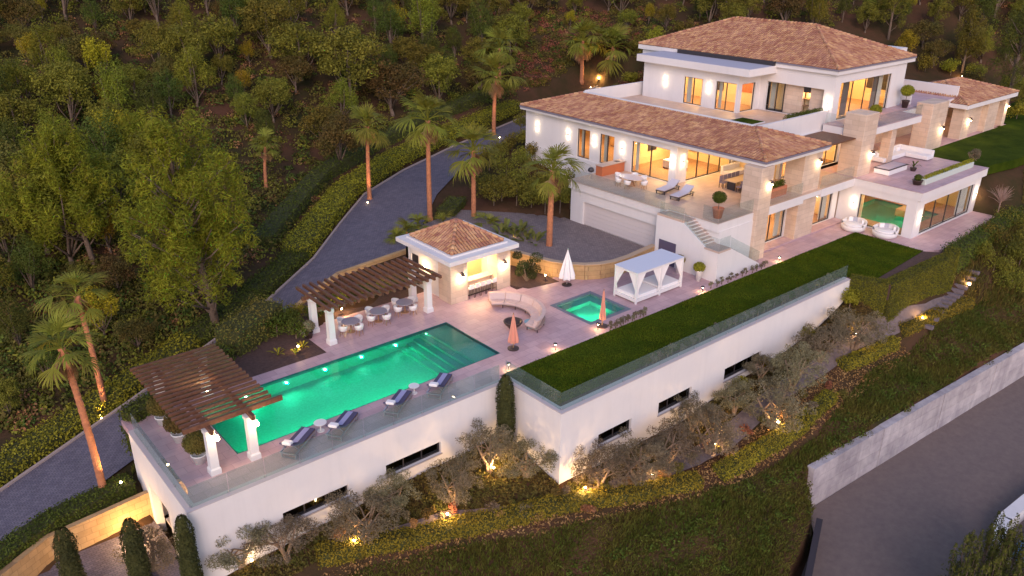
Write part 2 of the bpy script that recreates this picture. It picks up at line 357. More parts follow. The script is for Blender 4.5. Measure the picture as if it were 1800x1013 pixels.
def at(px, py, dz=0):
    """point of the ground seen at a photo pixel"""
    d = ray(px,py); P = CAM[None]+_ts[:,None]*d[None]
    k = np.nonzero(P[:,2] < fast_h(P[:,0],P[:,1])+dz)[0]
    i = k[0] if len(k) else len(_ts)-1
    j = np.arange(max(0,i-12),min(len(_ts),i+13)); h = np.nonzero(P[j,2] < ground(P[j,0],P[j,1])+dz)[0]
    if len(h): i = j[h[0]]
    x, y = P[i,0], P[i,1]
    return Vector((x, y, gz(x,y)))
def at_many(px, py):
    D = _f[None]+_r[None]*((px-900)/FOC)[:,None]-_u[None]*((py-506.5)/FOC)[:,None]; ts = np.arange(30,330,.4); out = []
    for i in range(0,len(px),400):
        P = CAM[None,None]+ts[None,:,None]*D[i:i+400,None,:]; hit = P[...,2] < fast_h(P[...,0],P[...,1]); k = np.where(hit.any(1),hit.argmax(1),len(ts)-1); out.append(P[np.arange(len(P)),k])
    return np.concatenate(out)
def atz(px, py, z):
    d = ray(px,py); t = (z-CAM[2])/d[2]; p = CAM+t*d; return Vector(p)
# ================================================================ terrain sheet
def grid(xs, ys, skip=None):
    X, Y = np.meshgrid(xs, ys); Z = ground(X.ravel(), Y.ravel())
    V = np.c_[X.ravel(), Y.ravel(), Z]; nx, ny = len(xs), len(ys)
    i = np.arange(nx-1)[None,:]+np.arange(ny-1)[:,None]*nx
    F = np.stack([i, i+1, i+nx+1, i+nx], -1).reshape(-1,4)
    return V, F
def npmesh(name, V, F, mt, smooth=False, uvrand=None):
    me = bpy.data.meshes.new(name); k = F.shape[1]
    me.vertices.add(len(V)); me.vertices.foreach_set('co', np.asarray(V,np.float32).ravel())
    me.loops.add(F.size); me.loops.foreach_set('vertex_index', F.astype(np.int32).ravel())
    me.polygons.add(len(F)); me.polygons.foreach_set('loop_start', (np.arange(len(F))*k).astype(np.int32)); me.polygons.foreach_set('loop_total', np.full(len(F),k,np.int32))
    if smooth: me.polygons.foreach_set('use_smooth', np.ones(len(F),bool))
    me.update(calc_edges=True); me.materials.append(mt); return me
def npobj(name, V, F, mt, parent=None, smooth=False):
    me = npmesh(name, V, F, mt, smooth); o = bpy.data.objects.new(name, me); COL.objects.link(o)
    if parent: o.parent = parent; OFF[o.name] = OFF.get(parent.name, Vector((0,0,0)))
    return o
def spaced(lo, hi, a, b, fine, coarse):
    l = list(np.arange(a, b+1e-6, fine)); s = fine; x = a
    while x > lo: s = min(s*1.25, coarse); x -= s; l.insert(0, x)
    s = fine; x = l[-1]
    while x < hi: s = min(s*1.25, coarse); x += s; l.append(x)
    return np.array(l)
V, F = grid(spaced(-260, 420, -32, 66, .7, 6), np.union1d(spaced(-120, 420, -26, 48, .7, 6), np.arange(-19,-13.4,.28)))
struct(npobj('terrain', V, F, TERRM, smooth=True))

# ================================================================ drive, court, lower yard, road, path
def ribbon(name, A, C, mt, sub=5, lift=0.0):
    mb = MB(); V = []
    for i in range(len(A)):
        for j in range(sub+1):
            t = j/sub; V.append([A[i][k]*(1-t)+C[i][k]*t for k in range(3)])
    V = np.array(V); V[:,2] += lift; n = sub+1
    F = np.array([(i*n+j, (i+1)*n+j, (i+1)*n+j+1, i*n+j+1) for i in range(len(A)-1) for j in range(sub)])
    return npobj(name, V, F[:,::-1], mt, smooth=True)
def densify(P, step=1.5):
    out = []
    for a, b in zip(P[:-1], P[1:]):
        for j in range(4): out.append(tuple(a[k]+(b[k]-a[k])*j/4 for k in range(3)))
    return out+[P[-1]]
struct(ribbon('driveway', densify(DL), densify(DR), DRIVEM))
cc = (13.5, 11.5, .5)
mb = MB(); mb.add([cc]+COURT, [(0, i+1, (i+1) % len(COURT)+1) for i in range(len(COURT))])
struct(mb.build('motor_court', COURTM)).location.z = .006
# thin kerb line along the upper side of the drive
mb = MB(); D2 = densify(DL)[8:]
for a, b in zip(D2[:-1], D2[1:]): mb.bar((a[0],a[1],a[2]+.02), (b[0],b[1],b[2]+.02), .16, .2)
struct(mb.build('drive_kerb', mat('kerb_stone', (.36,.29,.27), .9)))
struct(MB().prism(PARK, -4.6, -4.44).build('lower_yard', DRIVEM))
struct(MB().prism(ROADP, -9.4, -9.0).build('road', ASPH))
n = len(PATHP)//2
A = [(*q,0) for q in PATHP[:n]]; C = [(*q,0) for q in PATHP[::-1][:n]]
pt_ = ribbon('garden_path', densify(densify(A)), densify(densify(C)), mat('path_gravel', (.13,.10,.10), .95, (.19,.145,.14), 3, .5, 50), 5)
co = np.empty(len(pt_.data.vertices)*3, np.float32); pt_.data.vertices.foreach_get('co', co); co = co.reshape(-1,3); co[:,2] = ground(co[:,0],co[:,1])+.10; pt_.data.vertices.foreach_set('co', co.ravel()); pt_.data.update(); struct(pt_)

# ================================================================ pool terrace: deck, basin, walls
PX0, PX1, PY0, PY1 = -16.47, 0.05, 0.0, 5.62
HX0, HX1, HY0, HY1 = 7.02, 10.88, -.68, 3.24
def slab_with_holes(name, xs, ys, keep, z0, z1, mt):
    mb = MB()
    for i in range(len(xs)-1):
        for j in range(len(ys)-1):
            x0, x1, y0, y1 = xs[i], xs[i+1], ys[j], ys[j+1]
            if keep((x0+x1)/2, (y0+y1)/2): mb.box(x0, x1, y0, y1, z0, z1)
    return mb.build(name, mt)
def deck_keep(x, y):
    if PX0 < x < PX1 and PY0 < y < PY1: return False
    if HX0 < x < HX1 and HY0 < y < HY1: return False
    if y < -2.1: return x < -1.75
    if x < -8: return y < 6.75
    if x < 2.2: return y < 10.6
    return True
dx = [-19.9, PX0, -8, -1.75, PX1, 2.2, HX0, HX1, 13.5, 19.3]; dy = [-2.86, -2.1, HY0, PY0, HY1, PY1, 6.75, 8.0, 10.6]
def deck_keep2(x, y):
    if x > 2.2 and y > 6.75 and not (y < 8.0 and x < 7): return False
    if x > 13.5 and y > PY1: return False
    return deck_keep(x, y)
struct(slab_with_holes('pool_deck', dx, dy, deck_keep2, -.35, 0, DECKM))
# white walls holding up the deck and the lawn
def win_slot(parent, x0, x1, y, z0, z1):
    """long low window in a wall facing -Y: reveal, frame, panes"""
    f = MB(); t = .07
    f.box(x0, x1, y+.16, y+.24, z0, z0+t).box(x0, x1, y+.16, y+.24, z1-t, z1).box(x0, x0+t, y+.16, y+.24, z0+t, z1-t).box(x1-t, x1, y+.16, y+.24, z0+t, z1-t)
    k = max(2, round((x1-x0)/1.2)); 
    for i in range(1, k): xm = x0+(x1-x0)*i/k; f.box(xm-.03, xm+.03, y+.165, y+.235, z0+t, z1-t)
    fr = f.build('window', DARKM, parent)
    for i in range(k):
        a = x0+(x1-x0)*i/k; b = x0+(x1-x0)*(i+1)/k
        B(a+.05, b-.05, y+.19, y+.205, z0+t, z1-t).build('pane', glassmat('dark_glass', (.20,.20,.22), 1.6), fr)
    B(x0-.05, x1+.05, y-.06, y+.16, z0-.07, z0-.002).build('sill', mat('grey_sill', (.35,.32,.33), .8), fr)
    return fr
def wall_y(mb, x0, x1, y0, y1, z0, z1, holes):
    """wall facing -Y with rectangular holes (xa, xb, za, zb)"""
    xs = sorted({x0, x1, *[h[0] for h in holes], *[h[1] for h in holes]})
    for a, b in zip(xs[:-1], xs[1:]):
        hs = sorted([h for h in holes if h[0] <= a+1e-6 and h[1] >= b-1e-6], key=lambda h: h[2]); z = z0
        for h in hs:
            if h[2] > z+1e-6: mb.box(a, b, y0, y1, z, h[2])
            z = h[3]
        if z < z1-1e-6: mb.box(a, b, y0, y1, z, z1)
    return mb
def wall_x(mb, x0, x1, y0, y1, z0, z1, holes):
    ys = sorted({y0, y1, *[h[0] for h in holes], *[h[1] for h in holes]})
    for a, b in zip(ys[:-1], ys[1:]):
        hs = sorted([h for h in holes if h[0] <= a+1e-6 and h[1] >= b-1e-6], key=lambda h: h[2]); z = z0
        for h in hs:
            if h[2] > z+1e-6: mb.box(x0, x1, a, b, z, h[2])
            z = h[3]
        if z < z1-1e-6: mb.box(x0, x1, a, b, z, z1)
    return mb
pw = root('pool_terrace_wall', (-11,-2.9,-4.4), 'long white rendered wall below the sun loungers with two slot windows', 'wall')
H1 = [(-15.73,-12.2,-2.85,-2.15), (-9.98,-6.5,-2.75,-2.02)]
wall_y(MB(), -19.95, -1.85, -2.9, -2.5, -5.6, -.004, H1).build('wall', WHITE, pw)
wall_x(MB(), -19.951, -19.55, -2.5, 5.4, -5.6, -.004, [(.4,3.2,-5.6,-1.9)]).build('end_wall', WHITE, pw, label='short white end wall with a wide opening to the lower yard')
B(-19.5, -16.5, .4, 3.2, -4.4, -4.3).build('floor', CONC, pw); B(-17.2, -17, -.2, 3.7, -4.4, -.4).build('inner_wall', WHITE, pw)
B(-19.55, -17, -.2, -.1, -4.4, -.4).build('inner_wall', WHITE, pw); B(-19.55, -17, 3.6, 3.7, -4.4, -.4).build('inner_wall', WHITE, pw)
for h in H1: win_slot(pw, h[0], h[1], -2.9, h[2], h[3])
B(-19.5,-2,-1.2,-1.1,-4,-.4).build('back_wall', WHITE, pw)
lw = root('lawn_wall', (12,-7.4,-4.8), 'long white rendered retaining wall below the sunken lawn with slot windows', 'wall')
H2 = [(1.1,3.83,-3.32,-2.5), (6.2,9.3,-3.28,-2.4), (12.6,16.6,-3.28,-2.35)]
wall_y(MB(), -1.851, 27.2, -7.4, -7.0, -6, -.004, H2).build('wall', WHITE, lw)
B(-1.85, -1.45, -7.0, -2.52, -6, -.004).build('end_wall', WHITE, lw)
for h in H2: win_slot(lw, h[0], h[1], -7.4, h[2], h[3])
B(-1.4,27,-5.2,-5.1,-5,-.4).build('back_wall', WHITE, lw)
B(-1.85, 27.2, -7.42, -6.85, -.003, .05).build('coping', mat('coping_stone', (.52,.45,.45), .7), lw)
B(-1.87, -1.4, -6.85, -2.45, -.003, .05).build('coping', MATS['coping_stone'], lw)
B(-19.97, -1.87, -2.92, -2.45, .001, .03).build('coping', MATS['coping_stone'], pw)
B(-19.97, -19.5, -2.45, 5.42, .001, .03).build('coping', MATS['coping_stone'], pw)
# lawn and its edge strips
LAWN = [(-1.4,-6.6),(-1.4,-2.12),(37.17,-2.2),(37.17,-8.0),(29.0,-8.55),(27.3,-6.8),(26.9,-6.6)]
struct(MB().prism(LAWN, -.3, .035).build('lawn', GRASSM))
def lawn_blades(P, z, n, label):
    P_ = np.array(P); lo = P_.min(0); hi = P_.max(0); X = rng.uniform(lo[0],hi[0],n*2); Y = rng.uniform(lo[1],hi[1],n*2); k = inpoly(X,Y,P); X = X[k][:n]; Y = Y[k][:n]
    hh = rng.uniform(.03,.075,len(X))*(1+.35*np.sin(X*.9+np.sin(Y*1.7))); a = rng.uniform(0,6.28,len(X)); w_ = rng.uniform(.012,.03,len(X)); dx, dy = np.cos(a)*w_, np.sin(a)*w_; lx, ly = rng.normal(0,.03,(2,len(X)))
    V = np.stack([np.c_[X-dx,Y-dy,z+0*X],np.c_[X+dx,Y+dy,z+0*X],np.c_[X+lx+dx*.3,Y+ly+dy*.3,z+hh],np.c_[X+lx-dx*.3,Y+ly-dy*.3,z+hh]],1).reshape(-1,3)
    o = npobj('lawn_grass', V, np.arange(len(V)).reshape(-1,4), mat('lawn_blades', (.050,.085,.005), .9, (.10,.13,.008), .6, island=.35, trans=.15, spec=.1)); o['kind'] = 'stuff'; tag(o, label, 'grass')
lawn_blades(LAWN, .03, 90000, 'short mown grass of the long sunken lawn')
struct(B(-1.4, 26.9, -6.85, -6.6, -.3, .02).build('planting_strip', SOIL))
struct(MB().prism([(26.9,-6.85),(27.3,-6.8),(29,-8.55),(37.17,-8.0),(38.0,-9.0),(40.5,-9.0),(52,-9.2),(52,-8.3),(43,-8.75),(37.3,-10.3),(28.5,-9.8),(27.2,-7.4)], -1.2, .0).build('mulch_bed', SOIL))
struct(MB().prism([(37.2,-8.0),(37.2,-2.2),(19.3,-2.12),(19.3,6),(40,6),(40,-5.8),(52,-5.8),(52,-8.2),(43,-8.6),(39.2,-8.95)], -.3, .004).build('house_patio', DECKM))
# planting beds
struct(MB().prism([(-15.8,6.76),(-8.01,6.76),(-7.8,8.6),(-8.01,10.61),(2.2,10.61),(2.2,16.0),(-2.2,15.6),(-8.2,13.2),(-12.2,10.8),(-16,8.6)], -1.2, -.02).build('planting_bed', SOIL))
struct(MB().prism([(7.0,8.0),(7.75,6.35),(10.35,5.9),(10.4,8),(9.6,11.2),(8.0,11)], -.5, .02).build('planting_bed', SOIL))
# ochre retaining wall along the drive (behind the dining pergola) and curved court wall
def curved_wall(name, P, th, z0, z1, mt, label, cat='wall'):
    mb = MB(); n = len(P)
    for i in range(n-1):
        a = np.array(P[i][:2]); b = np.array(P[i+1][:2]); d = (b-a)/np.linalg.norm(b-a); nn = np.array([-d[1],d[0]])*th/2
        za = P[i][2] if len(P[i]) > 2 else z1; zb = P[i+1][2] if len(P[i+1]) > 2 else z1
        e = d*.012
        mb.prism([a-nn-e, b-nn+e, b+nn+e, a+nn-e], z0, [za, zb, zb, za])
    o = mb.build(name, mt); tag(o, label, cat); return o
curved_wall('stone_wall', [(-8.2,13.2,-.35),(-5,14.9,.25),(-2,16.1,.7),(4.4,16.5,.95),(5.2,17.2,.95)], .32, -1.5, 1, YSTONE, 'ochre stone retaining wall along the drive behind the dining pergola')
curve = [(8.3,14.4),(9.0,12.8),(9.7,11.2),(10.1,9.6),(10.4,8.2),(10.75,7.0),(11.3,6.0),(12.1,5.1),(13.1,4.5),(14.3,4.2),(15.8,4.2),(17.4,4.4),(19.1,4.6)]
curved_wall('stone_wall', curve, .34, -.4, 1.15, YSTONE, 'curved ochre stone wall between the hot tub terrace and the motor court')
mb = MB()
for i in range(len(curve)-1):
    a = np.array(curve[i]); b = np.array(curve[i+1]); d = (b-a)/np.linalg.norm(b-a); nn = np.array([-d[1],d[0]])*.22
    mb.prism([a-nn-d*.02, b-nn+d*.02, b+nn+d*.02, a+nn-d*.02], 1.152, 1.21+.002*(i%2))
mb.build('capping', mat('capping_stone', (.46,.33,.22), .8), bpy.data.objects['stone_wall.001'])
# ochre wall in the lower yard
curved_wall('stone_wall', [(-31,.1,-3.2),(-24.7,3.7,-3.0),(-19.97,3.82,-2.75)], .3, -5, -3, YSTONE, 'ochre stone wall at the back of the lower yard')
# pool
pool = root('swimming_pool', (-8,2.8,0), 'long rectangular pool lit green from inside, bathing steps at one end', 'pool')
TILE = mat('pool_mosaic', (.012,.30,.22), .35, (.03,.38,.28), 9, .05, 40)
D = -1.75
mb = MB(); mb.quad((PX0,PY0,D),(PX1,PY0,D),(PX1,PY1,D),(PX0,PY1,D))
for a, b in (((PX0,PY0),(PX1,PY0)),((PX1,PY0),(PX1,PY1)),((PX1,PY1),(PX0,PY1)),((PX0,PY1),(PX0,PY0))):
    mb.quad((*a,D),(*b,D),(*b,-.004),(*a,-.004))
mb.build('basin', TILE, pool)
for i in range(5):
    B(-3.6+i*.5, PX1, PY0+.01, PY1-.01, D+.001, -1.45+i*.28).build('step', TILE, pool)
BAND = mat('dark_waterline_tile', (.02,.09,.10), .3)
mb = MB(); e = .012
mb.box(PX0, PX1, PY0, PY0+.05, -.35, -.005).box(PX0, PX1, PY1-.05, PY1, -.35, -.005).box(PX0, PX0+.05, PY0+.05, PY1-.05, -.35, -.005).box(PX1-.05, PX1, PY0+.05, PY1-.05, -.35, -.005)
mb.build('waterline_band', BAND, pool)
def water(name):
    M = bpy.data.materials.new(name); M.use_nodes = True; MATS[name] = M
    b = M.node_tree.nodes['Principled BSDF']; b.inputs['Base Color'].default_value = (.85,1,.95,1); b.inputs['Transmission Weight'].default_value = 1
    b.inputs['IOR'].default_value = 1.33; b.inputs['Roughness'].default_value = .02
    N = M.node_tree.nodes; L = M.node_tree.links; tc = N.new('ShaderNodeTexCoord'); n = N.new('ShaderNodeTexNoise'); n.inputs['Scale'].default_value = 2.2; n.inputs['Detail'].default_value = 3
    L.new(tc.outputs['Object'], n.inputs['Vector']); bp = N.new('ShaderNodeBump'); bp.inputs['Strength'].default_value = .25; bp.inputs['Distance'].default_value = .04
    L.new(n.outputs['Fac'], bp.inputs['Height']); L.new(bp.outputs[0], b.inputs['Normal'])
    return M
WATER = water('clear_water')
mb = MB(); mb.quad((PX0+.05,PY0+.05,-.07),(PX1-.05,PY0+.05,-.07),(PX1-.05,PY1-.05,-.07),(PX0+.05,PY1-.05,-.07))
mb.build('water', WATER, pool)
GREEN = (.0, 1.0, .50)
lens = emat('pool_lamp_lens', (.75,1,.85), 14)
for i in range(6):
    x = -14.9+i*2.45
    l = MB().lathe((0,0,0), [(.0,0),(.065,0),(.065,.03),(0,.03)], 12)
    for side, y, s in ((0,PY0+.055,1),(1,PY1-.055,-1)):
        xx = x+1.2*side
        if xx > -3.6: continue
        q = MB(); q.V = [(xx+v[0], y+s*v[2], -.75+v[1]) for v in l.V]; q.F = l.F
        lp = q.build('pool_lamp', lens, pool)
        light('SPOT', (xx, y+s*.06, -.75), 125 if side == 0 else 80, lp, GREEN, .08, (xx, y+s*3, -1.35), 150, .8)
light('SPOT', (-1.6, 5.5, -.6), 45, pool, (.1,1,.55), .08, (-2.2,1,-1.2), 130, .8)
# hot tub
tub = root('hot_tub', (8.95,1.3,0), 'square sunken hot tub glowing green in the terrace paving', 'hot tub')
mb = MB(); T1 = -.62; T2 = -1.25; i0 = .75
o_ = [(HX0,HY0),(HX1,HY0),(HX1,HY1),(HX0,HY1)]; q_ = [(HX0+i0,HY0+i0),(HX1-i0,HY0+i0),(HX1-i0,HY1-i0),(HX0+i0,HY1-i0)]
for k in range(4):
    a, b = o_[k], o_[(k+1)%4]; c, d = q_[k], q_[(k+1)%4]
    mb.quad((*a,T1),(*b,T1),(*b,-.004),(*a,-.004)); mb.quad((*c,T1),(*d,T1),(*b,T1),(*a,T1)); mb.quad((*c,T2),(*d,T2),(*d,T1),(*c,T1))
mb.quad(*[(*p,T2) for p in q_]); mb.build('basin', TILE, tub)
mb = MB(); mb.box(HX0-.01,HX1+.01,HY0-.01,HY0+.28,-.3,.012).box(HX0-.01,HX1+.01,HY1-.28,HY1+.01,-.3,.012).box(HX0-.01,HX0+.28,HY0+.28,HY1-.28,-.3,.012).box(HX1-.28,HX1+.01,HY0+.28,HY1-.28,-.3,.012)
mb.build('rim', mat('slate_rim', (.12,.15,.19), .4), tub)
mb = MB(); mb.quad((HX0+.28,HY0+.28,-.05),(HX1-.28,HY0+.28,-.05),(HX1-.28,HY1-.28,-.05),(HX0+.28,HY1-.28,-.05)); mb.build('water', WATER, tub)
light('SPOT', (8.95,HY0+i0+.06,-.9), 110, tub, (.35,1,.5), .04, (8.95,3.2,-1.2), 150, .8); light('SPOT', (HX0+i0+.06,1.3,-.9), 40, tub, (.15,1,.6), .04, (10.8,1.3,-1.1), 150, .8)

# ================================================================ glass railings
def railing(name, P, h, label, step=1.6, z=0.0, base=.0):
    r_ = root(name, (*P[0][:2], z), label, 'railing')
    for a, b in zip(P[:-1], P[1:]):
        a = np.array(a[:2]); b = np.array(b[:2]); Ln = np.linalg.norm(b-a); d = (b-a)/Ln; nn = np.array([-d[1],d[0]])*.009
        k = max(1, round(Ln/step))
        for i in range(k):
            p = a+d*(Ln*i/k+.012); q = a+d*(Ln*(i+1)/k-.012)
            MB().prism([p-nn, q-nn, q+nn, p+nn], z+base, z+h).build('glass_panel', RAILG, r_)
            c = MB(); c.prism([p-nn*4-d*.012, p-nn*4+d*.03, p+nn*4+d*.03, p+nn*4-d*.012], z, z+.12); c.build('clamp', METW, r_)
    return r_
railing('glass_railing', [(-2.2,-2.66),(-19.72,-2.66),(-19.72,5.2)], 1.08, 'frameless glass railing round the sun lounger deck', 1.75, .03)
railing('glass_railing', [(-1.62,-2.5),(-1.62,-7.15),(27.0,-7.15)], 1.08, 'frameless glass railing along the front edge of the lawn', 1.55, .05)

# ================================================================ lower road walls
def upright_wall(name, a, b, th, z0, z1a, z1b, mt, label):
    a = np.array(a); b = np.array(b); d = (b-a)/np.linalg.norm(b-a); nn = np.array([-d[1],d[0]])*th
    o = MB().prism([a, b, b+nn, a+nn], z0, [z1a, z1b, z1b, z1a]).build(name, mt); return tag(o, label, 'wall')
rw = root('roadside_wall', (26,-15.3,-9), 'pale board-marked concrete retaining wall beside the lower road', 'wall')
a = np.array((12.4,-14.55)); b = np.array((62,-17.7)); d = (b-a)/np.linalg.norm(b-a); nn = np.array([-d[1],d[0]])
for i in range(20):
    p = a+d*(2.5*i+.016); q = a+d*(2.5*(i+1)-.016)
    for j in range(4):
        ins = .012*((i*7+j*3) % 3)
        MB().prism([p+nn*ins, q+nn*ins, q+nn*.5, p+nn*.5], -9.2+.79*j+(.014 if j else 0), -9.2+.79*(j+1)-.008).build('panel', CONC, rw)
upright_wall('low_wall', (10.5,-16.5), (-2,-22.3), -.35, -9.6, -7.55, -7.9, mat('dark_render', (.035,.028,.035), .9), 'low dark rendered wall at the lower edge of the grassy slope')
nb = root('neighbour_parapet', (20,-22.8,-9), 'white curved parapet of the neighbouring property beyond the road', 'wall')
curve2 = [(16.2,-23.9),(17.6,-22.95),(19.5,-22.6),(22.5,-22.75),(28,-23.3)]
mb = MB()
for i in range(4):
    a = np.array(curve2[i]); b = np.array(curve2[i+1]); d = (b-a)/np.linalg.norm(b-a); nn = np.array([-d[1],d[0]])*.35
    mb.prism([a, b, b-nn*2, a-nn*2], -9.2, -8.0)
mb.build('parapet', WHITE, nb)
B(17.5,30,-30,-24.2,-9.2,-8.35).build('roof_deck', mat('blue_membrane', (.10,.22,.36), .7), nb)
# ================================================================ roof tiles
TILEM = mat('clay_roof_tiles', (.36,.165,.085), .85, (.52,.295,.17), .8, .15, 30, island=.26)
UNDER = mat('roof_underlay', (.24,.11,.075), .9)
def tiles(parent, O, U, Vd, poly, name='roof_tiles'):
    """barrel tiles on a plane: O origin at eave, U along the eave, Vd up the slope, poly in (u,v)"""
    O = Vector(O); U = Vector(U).normalized(); Vd = Vector(Vd).normalized(); W = U.cross(Vd).normalized()
    if W.z < 0: W = -W
    us = [p[0] for p in poly]; vs = [p[1] for p in poly]; pu, pv = .25, .40
    gu = np.arange(min(us)+pu/2, max(us), pu); gv = np.arange(min(vs), max(vs), pv)
    GU, GV = np.meshgrid(gu, gv); GU = GU.ravel(); GV = GV.ravel()
    k = inpoly(GU, np.minimum(GV+.2, max(vs)-.03), poly); GU = GU[k]; GV = GV[k]
    Vs = []; Fs = []; n = 5; cnt = 0
    th = np.linspace(0, math.pi, n)
    for u, v in zip(GU, GV):
        ju = rng.normal(0,.008); jv = rng.normal(0,.02); jz = rng.normal(0,.006); tw = rng.normal(0,.012)
        for e, (dv, rr, lift) in enumerate(((-.03,.098,.045),(pv+.02,.078,.012))):
            c = O+U*(u+ju+tw*e)+Vd*(v+dv+jv)+W*(lift+jz)
            for t in th: Vs.append(c+U*(-math.cos(t)*rr)+W*(math.sin(t)*rr*.9))
        b = cnt*2*n
        for j in range(n-1): Fs.append((b+j, b+j+1, b+n+j+1, b+n+j))
        Fs.append(tuple(b+j for j in range(n)))
        cnt += 1
    mb = MB(); mb.V = [tuple(q) for q in Vs]; mb.F = Fs
    o = mb.build(name, TILEM, parent); o['kind'] = 'stuff'; return o
def hip_line(parent, a, b):
    a = Vector(a); b = Vector(b); L = (b-a).length; k = max(1,int(L/.42)); d = (b-a)/L; mb = MB()
    for i in range(k):
        p = a+d*(L*i/k); q = a+d*(L*(i+1)/k+.04)
        mb.tube([p+Vector((0,0,.05)), q+Vector((0,0,.02))], [.14,.115], 7)
    o = mb.build('ridge_tiles', TILEM, parent, True); o['kind'] = 'stuff'; return o
def roof_plane(parent, pts):
    mb = MB(); mb.add(pts, [tuple(range(len(pts)))])
    return mb.build('roof_plane', UNDER, parent)
def slope(parent, pts):
    """pts: eave start, eave end, then upper points; builds underlay and tiles"""
    a, b = Vector(pts[0]), Vector(pts[1]); U = (b-a).normalized(); c = Vector(pts[2])
    nrm = U.cross(c-a).normalized(); Vd = nrm.cross(U); 
    if Vd.z < 0: Vd = -Vd
    roof_plane(parent, pts)
    tiles(parent, a, U, Vd, [((Vector(p)-a).dot(U), (Vector(p)-a).dot(Vd)) for p in pts])

# ================================================================ villa
villa = root('villa', (38,10,0), 'white three-level villa with clay tiled hipped roofs and lit rooms', 'house')
zT, zU = 4.02, 8.0
def win_x(x, y0, y1, z0, z1, k, parent=None, depth=.12, fr_m=None, curtain=None):
    """glazed opening in a wall facing -X"""
    parent = parent or villa; t = .06; xc = x+depth; f = MB()
    f.box(xc, xc+.08, y0, y1, z0, z0+t).box(xc, xc+.08, y0, y1, z1-t, z1).box(xc, xc+.08, y0, y0+t, z0+t, z1-t).box(xc, xc+.08, y1-t, y1, z0+t, z1-t)
    for i in range(1, k): ym = y0+(y1-y0)*i/k; f.box(xc+.002, xc+.078, ym-.045, ym+.045, z0+t, z1-t)
    fr = f.build('window', fr_m or DARKM, parent)
    for i in range(k):
        a = y0+(y1-y0)*i/k; b = y0+(y1-y0)*(i+1)/k; B(xc+.03, xc+.042, a+.045, b-.045, z0+t, z1-t).build('pane', GLASS, fr)
    return fr
def win_y(y, x0, x1, z0, z1, k, parent=None, depth=.12, fr_m=None):
    parent = parent or villa; t = .06; yc = y+depth; f = MB()
    f.box(x0, x1, yc, yc+.08, z0, z0+t).box(x0, x1, yc, yc+.08, z1-t, z1).box(x0, x0+t, yc, yc+.08, z0+t, z1-t).box(x1-t, x1, yc, yc+.08, z0+t, z1-t)
    for i in range(1, k): xm = x0+(x1-x0)*i/k; f.box(xm-.045, xm+.045, yc+.002, yc+.078, z0+t, z1-t)
    fr = f.build('window', fr_m or DARKM, parent)
    for i in range(k):
        a = x0+(x1-x0)*i/k; b = x0+(x1-x0)*(i+1)/k; B(a+.045, b-.045, yc+.03, yc+.042, z0+t, z1-t).build('pane', GLASS, fr)
    return fr
def room(x0, x1, y0, y1, z0, z1, open_sides, power, nl=(1,1), floor=None, wallm=None, col=WARM):
    """inside faces of a lit room, ceiling lamps included; open_sides: letters W (-X) S (-Y)"""
    wm = wallm or INT; t = .1
    B(x0, x1, y0, y1, z0+.012, z0+.03).build('floor', floor or TEAK, villa)
    B(x0, x1, y0, y1, z1-.06, z1-.012).build('ceiling', mat('white_ceiling', (.82,.78,.70), .8), villa)
    if 'W' not in open_sides: B(x0, x0+t, y0, y1, z0+.03, z1-.06).build('inner_wall', wm, villa)
    B(x1-t, x1, y0, y1, z0+.03, z1-.06).build('inner_wall', wm, villa)
    if 'S' not in open_sides: B(x0+t, x1-t, y0, y0+t, z0+.03, z1-.06).build('inner_wall', wm, villa)
    B(x0+t, x1-t, y1-t, y1, z0+.03, z1-.06).build('inner_wall', wm, villa)
    for i in range(nl[0]):
        for j in range(nl[1]):
            x = x0+(x1-x0)*(i+.5)/nl[0]; y = y0+(y1-y0)*(j+.5)/nl[1]
            lp = MB().lathe((x,y,z1-.12), [(.28,0),(.30,.03),(.28,.06)], 12).build('ceiling_lamp', BULBW, villa)
            light('AREA', (x,y,z1-.14), power/(nl[0]*nl[1]), lp, col, .5)
def sconce_x(x, y, z, power=9):
    power *= .75
    """up-and-down wall lamp on a wall facing -X"""
    b = MB().box(x-.13, x-.002, y-.06, y+.06, z-.1, z+.1).build('wall_lamp', mat('lamp_grey', (.4,.4,.42), .5), villa)
    MB().box(x-.12, x-.012, y-.05, y+.05, z+.101, z+.112).box(x-.12, x-.012, y-.05, y+.05, z-.112, z-.101).build('lamp_lens', BULB, b)
    light('POINT', (x-.16, y, z+.30), power*.5, b, (1,.80,.52), .05); light('POINT', (x-.16, y, z-.30), power*.5, b, (1,.80,.52), .05)
def sconce_y(y, x, z, power=9, parent=None, xs=None):
    power *= .75
    parent = parent or villa
    b = MB().box(x-.06, x+.06, y-.13, y-.002, z-.1, z+.1).build('wall_lamp', mat('lamp_grey', (.4,.4,.42), .5), parent)
    MB().box(x-.05, x+.05, y-.12, y-.012, z+.101, z+.112).box(x-.05, x+.05, y-.12, y-.012, z-.112, z-.101).build('lamp_lens', BULB, b)
    light('POINT', (x, y-.16, z+.30), power*.5, b, (1,.80,.52), .05); light('POINT', (x, y-.16, z-.30), power*.5, b, (1,.80,.52), .05)
def lantern_y(y, x, z, power=12, parent=None):
    """hooded lantern on a wall facing -Y, light thrown down"""
    parent = parent or villa
    b = MB().box(x-.04, x+.04, y-.22, y-.002, z+.2, z+.26).lathe((x,y-.2,z), [(.13,0),(.15,.04),(.07,.24),(.03,.27)], 10).build('wall_lantern', BRONZE, parent)
    MB().lathe((x,y-.2,z-.09), [(.03,0),(.075,.03),(.06,.088)], 8).build('bulb', BULB, b)
    light('POINT', (x, y-.24, z-.2), power, b, (1,.76,.46), .06)

